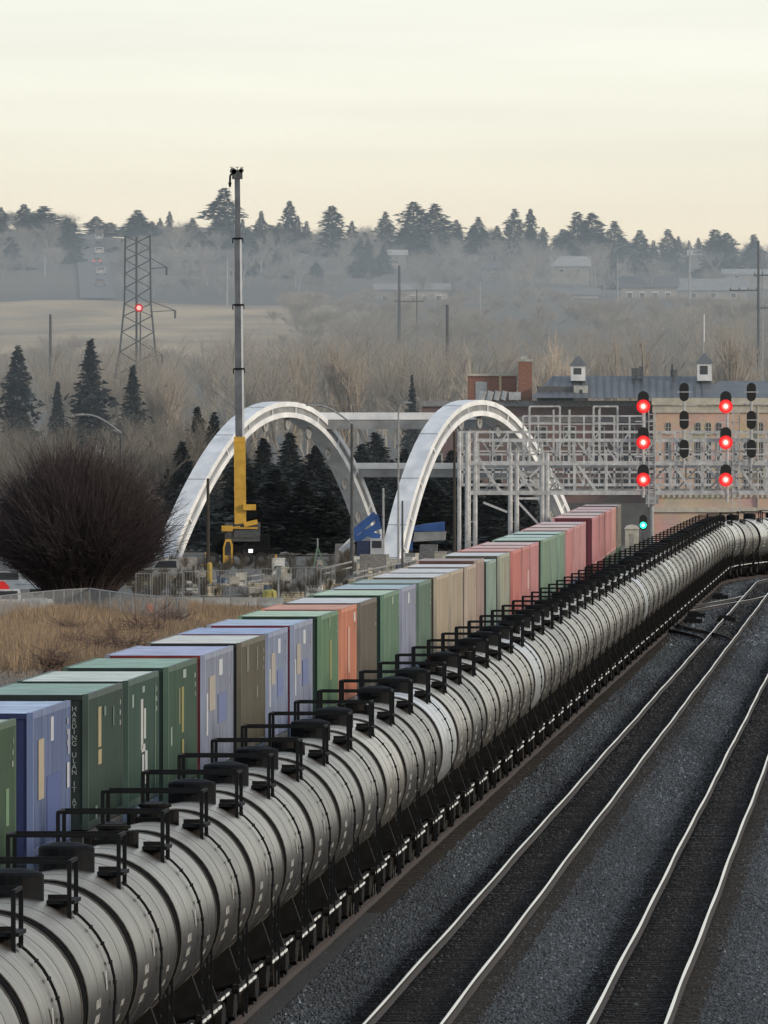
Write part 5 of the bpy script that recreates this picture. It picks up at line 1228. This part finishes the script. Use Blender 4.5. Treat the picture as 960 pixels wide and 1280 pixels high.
# blue concrete pump truck (left) and blue dump truck (right)
blue = mat('machine_blue', (.03,.09,.28), .4, nscale=1, amt=.3); lgrey = mat('machine_grey', (.42,.44,.46), .5, nscale=1, amt=.2)
Zm = 1640; q = Zm/F
t = thing('blue_boom_truck', 'blue folding-boom truck between the right leg of the left arch and the right arch', 'truck', (X_at(460, Zm), Zm, -.4)); u = lambda px, py: ((px-460)*q, 0, Z_at(py, Zm)+.4)
m = MB(); 
for (a, b_, w) in (((440,668),(470,643),.62),((444,676),(474,656),.55),((470,643),(474,662),.4),((452,664),(475,672),.5)): m.bar(u(*a), u(*b_), w)
m.build('folded_boom', blue, t)
m = MB().box(u(446,0)[0],u(472,0)[0],-1.2,1.2,.8,2.3).box(u(436,0)[0],u(478,0)[0],-1.1,1.1,.5,1.0); m.build('body', mat('dark_navy',(.02,.03,.08),.5), t)
MB().box(u(463,0)[0],u(479,0)[0],-1.25,1.2,1.0,2.5).build('cab', lgrey, t); MB().box(u(465,0)[0],u(477,0)[0],-1.27,-1.252,1.7,2.3).build('window', glass, t)
m = MB().bar(u(428,690),u(446,672),.28).bar(u(424,688),u(444,668),.2); m.build('outrigger', white, t)
for px in (442,452,474): MB().cyl((u(px,0)[0],-1.3,.5),(u(px,0)[0],-1.0,.5),.5,None,14).build('wheel', rubber, t)
Zm = 1725; q = Zm/F
t = thing('blue_tipper_truck', 'blue and grey tipper truck parked behind the right arch leg', 'truck', (X_at(532, Zm), Zm, -.4)); u = lambda px, py: ((px-532)*q, 0, Z_at(py, Zm)+.4)
m = MB().prism([(u(510,0)[0],u(0,664)[2]),(u(556,0)[0],u(0,664)[2]),(u(556,0)[0],u(0,652)[2]),(u(530,0)[0],u(0,655)[2]),(u(512,0)[0],u(0,659)[2])],1,-1.2,1.2); m.build('tarpaulin', blue, t)
MB().prism([(u(516,0)[0],u(0,677)[2]),(u(557,0)[0],u(0,675)[2]),(u(558,0)[0],u(0,664.2)[2]),(u(518,0)[0],u(0,665)[2])],1,-1.25,1.25).build('body', mat('tipper_grey',(.25,.26,.27),.5,nscale=1,amt=.3), t)
MB().box(u(506,0)[0],u(516,0)[0],-1.15,1.15,.9,u(0,662)[2]).build('cab', blue, t); MB().box(u(507,0)[0],u(515,0)[0],-1.17,-1.152,1.7,2.3).build('window', glass, t)
MB().box(u(506,0)[0],u(557,0)[0],-1,1,.55,1.0).build('chassis', black, t)
for px in (511,535,543,552): MB().cyl((u(px,0)[0],-1.3,.5),(u(px,0)[0],-1.0,.5),.5,None,14).build('wheel', rubber, t)
# lumber stacks, site clutter
lum = mat('fresh_lumber', (.62,.55,.40), .8, nscale=5, amt=.25)
def pile(px, py, w, h, label, mt_, seed):
    r = random.Random(seed); Z = gz(py); t = thing('material_pile', label, 'building materials', (X_at(px, Z), Z, -.4), 0, 'piles of building material'); q_ = Z/F
    nb_ = int(w/3.2)
    for k in range(max(3, nb_)):
        x = (-w/2+w*(k+.5)/nb_)*q_; hh = r.uniform(.4,1)*h*q_
        m = MB(); z = 0
        while z < hh: 
            m.cbox((x+r.uniform(-.05,.05), r.uniform(-.5,.5), z+.1),(r.uniform(.25,.5),r.uniform(.5,2),.17)); z += .24
        m.build('bundle', mt_, t)
pile(478,722,44,17,'stack of cream coloured lumber between the street lamp and the thin lamp pole',lum,1)
pile(540,706,30,9,'low heap of pale planks below the tipper truck',lum,2)
pile(232,735,26,16,'white and grey rubble heap left of the wooden pole',mat('rubble_white',(.5,.5,.48),.9),3)
pile(300,741,40,16,'brownish scaffold pile under the crane',mat('scaffold_tan',(.30,.25,.19),.8),4)
pile(392,716,50,14,'grey heap of formwork below the left arch',mat('formwork_grey',(.26,.26,.25),.8),5)
pile(425,728,34,12,'pale pallets left of the dark street lamp pole',mat('pallet_pale',(.42,.38,.30),.8),6)
pile(345,712,34,10,'dark crates right of the crane counterweight',mat('crate_dark',(.10,.10,.10),.8),7)
pile(130,728,30,10,'grey block stack at the foot of the big bush',mat('block_grey',(.32,.32,.31),.8),8)
def scaff(pxa, pya, pxb, pyb, label):
    Z = 1480; t = thing('guard_rail', label, 'guard rail', (0,0,0), 0, 'site guard rails'); m = MB()
    for d in (0, 7): m.bar((X_at(pxa,Z),Z,Z_at(pya+d,Z)),(X_at(pxb,Z),Z,Z_at(pyb+d,Z)),.12)
    m.build('rail', mat('pale_rail',(.45,.44,.42),.7), t); m = MB(); n = 7
    for k in range(n): f = (k+.2)/n; px = pxa+(pxb-pxa)*f; m.bar((X_at(px,Z),Z,-.4),(X_at(px,Z),Z,Z_at(pya+(pyb-pya)*f-2,Z)),.09)
    m.build('post', dsteel, t)
scaff(232,731,342,716,'pale sloping guard rail in front of the crane'); scaff(372,718,440,702,'pale sloping guard rail below the left arch'); scaff(442,716,520,700,'pale sloping guard rail beside the lumber stack')
def barrel(px, py, col, r, h, label, name='barrel', cat='barrel'):
    Z = gz(py); t = thing(name, label, cat, (X_at(px, Z), Z, -.4)); MB().lathe([(0,r*.9),(.1,r),(h*.5,r*1.03),(h*.9,r*.95),(h,r*.5),(h,.001)], (0,0,0), 2, 16).build('body', mat(name+'_paint', col, .6, nscale=3, amt=.3), t)
    MB().lathe([(h*.45,r*1.04),(h*.47,r*1.06),(h*.55,r*1.06),(h*.57,r*1.03)], (0,0,0), 2, 16).build('band', dsteel, t)
barrel(337,752,(.42,.38,.10),.48,1.2,'yellowish bulging sack beside the thin pale post','material_sack','sack')
barrel(186,771,(.55,.15,.05),.26,1.15,'orange traffic barrel at the right end of the chain-link fence','traffic_barrel')
t = thing('yellow_bollard', 'yellow bollard wrapped round the foot of the wooden pole', 'bollard', (X_at(262,1435), 1435, -.4)); MB().cyl((0,0,0),(0,0,Z_at(705,1435)+.4),.2,None,12).build('body', mat('bollard_yellow',(.42,.30,.06),.6), t); MB().lathe([(0,.2),(.1,.12),(.14,.001)],(0,0,Z_at(705,1435)+.4),2,12).build('cap', mat('bollard_yellow',(.42,.30,.06),.6), t)
t = thing('site_cone_frame', 'green and grey tripod stand below the right leg of the left arch', 'tripod', (X_at(397,1560),1560,-.4)); m = MB(); hh = Z_at(684,1560)+.4
for a in (0,2.1,4.2): m.bar((math.cos(a)*.9,math.sin(a)*.9,0),(0,0,hh),.12)
m.build('leg', mat('tripod_green',(.12,.20,.14),.7), t); MB().cyl((0,0,hh),(0,0,hh+.7),.06,None,6).build('mast', steel, t)

# loose site clutter: every item its own thing
rc = random.Random(99)
CL = [('crate',(.30,.28,.24)),('generator',(.45,.44,.40)),('plank_stack',(.50,.44,.32)),('steel_drum',(.10,.14,.20)),('formwork_panel',(.20,.19,.18)),('toolbox',(.55,.54,.50))]
CL[0] = ('crate',(.40,.38,.33)); CL[5] = ('toolbox',(.75,.74,.70)); spots = ['left of the wooden pole','right of the wooden pole','below the crane carrier','below the crane counterweight','left of the lamp pole','right of the lamp pole','beside the lumber stack','under the tipper truck','beside the big bush']
rng_px = [(200,255),(266,300),(270,330),(330,375),(380,436),(445,470),(480,520),(510,560),(110,190)]
for si, (a, b_) in enumerate(rng_px):
    for k in range(7):
        px = a+(b_-a)*(k+.5)/7+rc.uniform(-2,2); py = rc.uniform(728 if 262 < px < 345 else 702, 745) if px < 430 else rc.uniform(700, 716); Z = gz(py); kind, c = CL[(k+si) % 6]; nmc = {'crate':'wooden crate','generator':'pale generator box','plank_stack':'plank stack','steel_drum':'blue-grey drum','formwork_panel':'leaning formwork panel','toolbox':'white toolbox'}[kind]
        t = thing(kind, 'small %s %s, item %s from the left there' % (nmc, spots[si], ordw(k+1)), nmc.split()[-1], (X_at(px, Z), Z, -.4), rc.uniform(-.5,.5), 'site clutter'); cm_ = mat('clutter_'+kind, c, .8, nscale=5, amt=.35)
        w_, h_ = rc.uniform(.5,1.1), rc.uniform(.5,1.5)
        if kind == 'steel_drum': MB().lathe([(0,.3),(.3,.3),(.31,.32),(.34,.3),(.6,.3),(.61,.32),(.64,.3),(.9,.3),(.9,.001)],(0,0,0),2,14).build('body', cm_, t)
        elif kind == 'plank_stack':
            m = MB()
            for j in range(5): m.box(-w_,w_,-.3+.03*j,.3,j*.14,j*.14+.11)
            m.build('plank', cm_, t)
        elif kind == 'formwork_panel':
            m = MB().prism([(-.1,0),(0,0),(.5,h_*1.3),(.4,h_*1.3)],0,-w_,w_)
            m.build('panel', cm_, t); m = MB().bar((0,.9,0),(0,.35,h_),.08); m.build('prop', dsteel, t)
        else:
            m = MB().box(-w_/2,w_/2,-.4,.4,.08,h_).box(-w_/2-.04,w_/2+.04,-.44,.44,h_-.08,h_+.003).box(-w_/2,-w_/2+.12,-.41,.41,0,.079).box(w_/2-.12,w_/2,-.41,.41,0,.079); m.build('body', cm_, t); MB().box(-w_*.3,w_*.3,-.46,-.405,h_*.4,h_*.55).build('handle', dsteel, t)
# young weeds and spiky brush on the site edge
parts = []
for i in range(150):
    px = rc.uniform(100, 440); py = rc.uniform(700, 752); Z = gz(py); parts.append(place(protosS[i % 5], X_at(px, Z), Z, -.4, rc.uniform(.12,.28), rc.random()*6, rc.uniform(.12,.4)))
V, Fc = merge(parts); o = np_obj('site_weeds', V, Fc, mat('weed_twigs', (.11,.095,.075), .95, nscale=.3, amt=.4)); struct(o, 'dry leafless weeds and brush scattered over the construction site', 'stuff', 'weeds')
# shed behind bush (left arch foot), small buildings
def shed(pxa, pxb, pyt, Z, wall, label, rf=(.3,.3,.3)):
    t = thing('shed', label, 'shed', ((X_at(pxa,Z)+X_at(pxb,Z))/2, Z, -.4)); w = (pxb-pxa)*Z/F; h = Z_at(pyt,Z)+.4; wm = mat('shed_wall_%.2f'%wall[0], wall, .8)
    MB().box(-w/2,w/2,0,6,0,h*.78).build('wall', wm, t); MB().prism([(-.4,h*.78+.002),(6.4,h*.78+.002),(3,h)],0,-w/2-.3,w/2+.3).build('roof', mat('shed_roof_%.2f'%rf[0], rf, .8), t)
    MB().box(-w*.2,w*.1,-.04,-.003,.1,h*.6).build('door', dsteel, t)
shed(206,236,604,1900,(.24,.22,.18),'small brownish building between the bush and the left arch',(.40,.36,.28))
shed(120,127,562,2000,(.55,.55,.55),'small white shed glimpsed above the big bush',(.3,.3,.3))
shed(335,360,668,1830,(.4,.4,.4),'pale site hut behind the crane counterweight',(.5,.5,.48))
# pavement in the site
struct(np_obj('site_pavement', [(X_at(-60,1400)-10,1400,-.39),(X_at(560,1400),1400,-.39),(X_at(620,1800),1800,-.39),(X_at(-60,1800)-10,1800,-.39)], [(0,1,2,3)], mat('site_paving',(.115,.11,.105),.9,nscale=.2,amt=.35)))
# ------------------------------------------------------------------ haze
hz = MB().box(-1500,1500,1750,4400,-20,45).build('haze', mat('haze_tmp',(1,1,1)))
hm = bpy.data.materials.new('valley_haze'); hm.use_nodes = True; nt = hm.node_tree
nt.nodes.remove(nt.nodes['Principled BSDF']); vs_ = nt.nodes.new('ShaderNodeVolumeScatter'); vs_.inputs['Density'].default_value = .00030; vs_.inputs['Color'].default_value = (.74,.88,1,1)
nt.links.new(vs_.outputs[0], nt.nodes['Material Output'].inputs['Volume']); hz.data.materials.clear(); hz.data.materials.append(hm); struct(hz, 'thin blue-grey haze hanging over the valley')
# ------------------------------------------------------------------ world, sun, camera
w = bpy.data.worlds.new('World'); scn.world = w; w.use_nodes = True; nt = w.node_tree; N = nt.nodes; L = nt.links; bg = N['Background']
SUN_EL, SUN_AZ = math.radians(16), math.radians(118)   # azimuth clockwise from +Y
sky = N.new('ShaderNodeTexSky'); sky.sky_type = 'NISHITA'; sky.sun_disc = False; sky.sun_elevation = SUN_EL; sky.sun_rotation = SUN_AZ; sky.dust_density = 3
sk = N.new('ShaderNodeVectorMath'); sk.operation = 'SCALE'; sk.inputs['Scale'].default_value = .10; L.new(sky.outputs[0], sk.inputs[0])
tc = N.new('ShaderNodeTexCoord'); sp = N.new('ShaderNodeSeparateXYZ'); L.new(tc.outputs['Generated'], sp.inputs[0])
rp = N.new('ShaderNodeValToRGB'); cr = rp.color_ramp; L.new(sp.outputs['Z'], rp.inputs['Fac'])
stops = [(0,(1.36,1.24,.93)),(.0075,(1.30,1.19,.90)),(.0100,(1.20,1.10,.86)),(.0125,(1.10,1.07,.90)),(.018,(1.05,1.06,.93)),(.0225,(1.05,1.06,.96)),(.12,(.80,.83,.80)),(.5,(.48,.56,.66)),(1,(.38,.46,.58))]
cr.elements[0].position = 0; cr.elements[0].color = (*stops[0][1], 1); cr.elements[1].position = 1; cr.elements[1].color = (*stops[-1][1], 1)
for p, c in stops[1:-1]: e = cr.elements.new(p); e.color = (*c, 1)
mp = N.new('ShaderNodeMapping'); mp.inputs['Scale'].default_value = (18,18,260); L.new(tc.outputs['Generated'], mp.inputs[0])
nz = N.new('ShaderNodeTexNoise'); nz.inputs['Scale'].default_value = 1.6; nz.inputs['Detail'].default_value = 5; L.new(mp.outputs[0], nz.inputs['Vector'])
mr = N.new('ShaderNodeMapRange'); mr.inputs['From Min'].default_value = .3; mr.inputs['From Max'].default_value = .7; mr.inputs['To Min'].default_value = .955; mr.inputs['To Max'].default_value = 1.04; L.new(nz.outputs['Fac'], mr.inputs['Value'])
cl_ = N.new('ShaderNodeVectorMath'); cl_.operation = 'SCALE'; L.new(rp.outputs[0], cl_.inputs[0]); L.new(mr.outputs[0], cl_.inputs['Scale'])
mx = N.new('ShaderNodeMix'); mx.data_type = 'RGBA'; mx.inputs[0].default_value = .88; L.new(sk.outputs[0], mx.inputs[6]); L.new(cl_.outputs[0], mx.inputs[7])
L.new(mx.outputs[2], bg.inputs['Color']); bg.inputs['Strength'].default_value = 1.0
sl = bpy.data.lights.new('sun', 'SUN'); sl.energy = 2.0; sl.angle = math.radians(12); sl.color = (1,.86,.68); so = bpy.data.objects.new('sun', sl); COL.objects.link(so)
dirv = Vector((math.sin(SUN_AZ)*math.cos(SUN_EL), math.cos(SUN_AZ)*math.cos(SUN_EL), math.sin(SUN_EL))); so.rotation_euler = dirv.to_track_quat('Z', 'Y').to_euler(); so.location = (60,-40,80)
cd = bpy.data.cameras.new('camera'); cam = bpy.data.objects.new('camera', cd); COL.objects.link(cam); scn.camera = cam
cam.location = (0,0,HC); cam.rotation_euler = (math.pi/2,0,0); cd.sensor_fit = 'VERTICAL'; cd.sensor_height = 36; cd.sensor_width = 27
cd.lens = F/1280*36; cd.shift_y = -(640-YH)/1280; cd.clip_start = 5; cd.clip_end = 20000
scn.view_settings.view_transform = 'Standard'; scn.view_settings.look = 'None'; scn.view_settings.exposure = 0
scn.cycles.max_bounces = 5; scn.cycles.volume_bounces = 0; scn.cycles.diffuse_bounces = 3; scn.cycles.transparent_max_bounces = 16
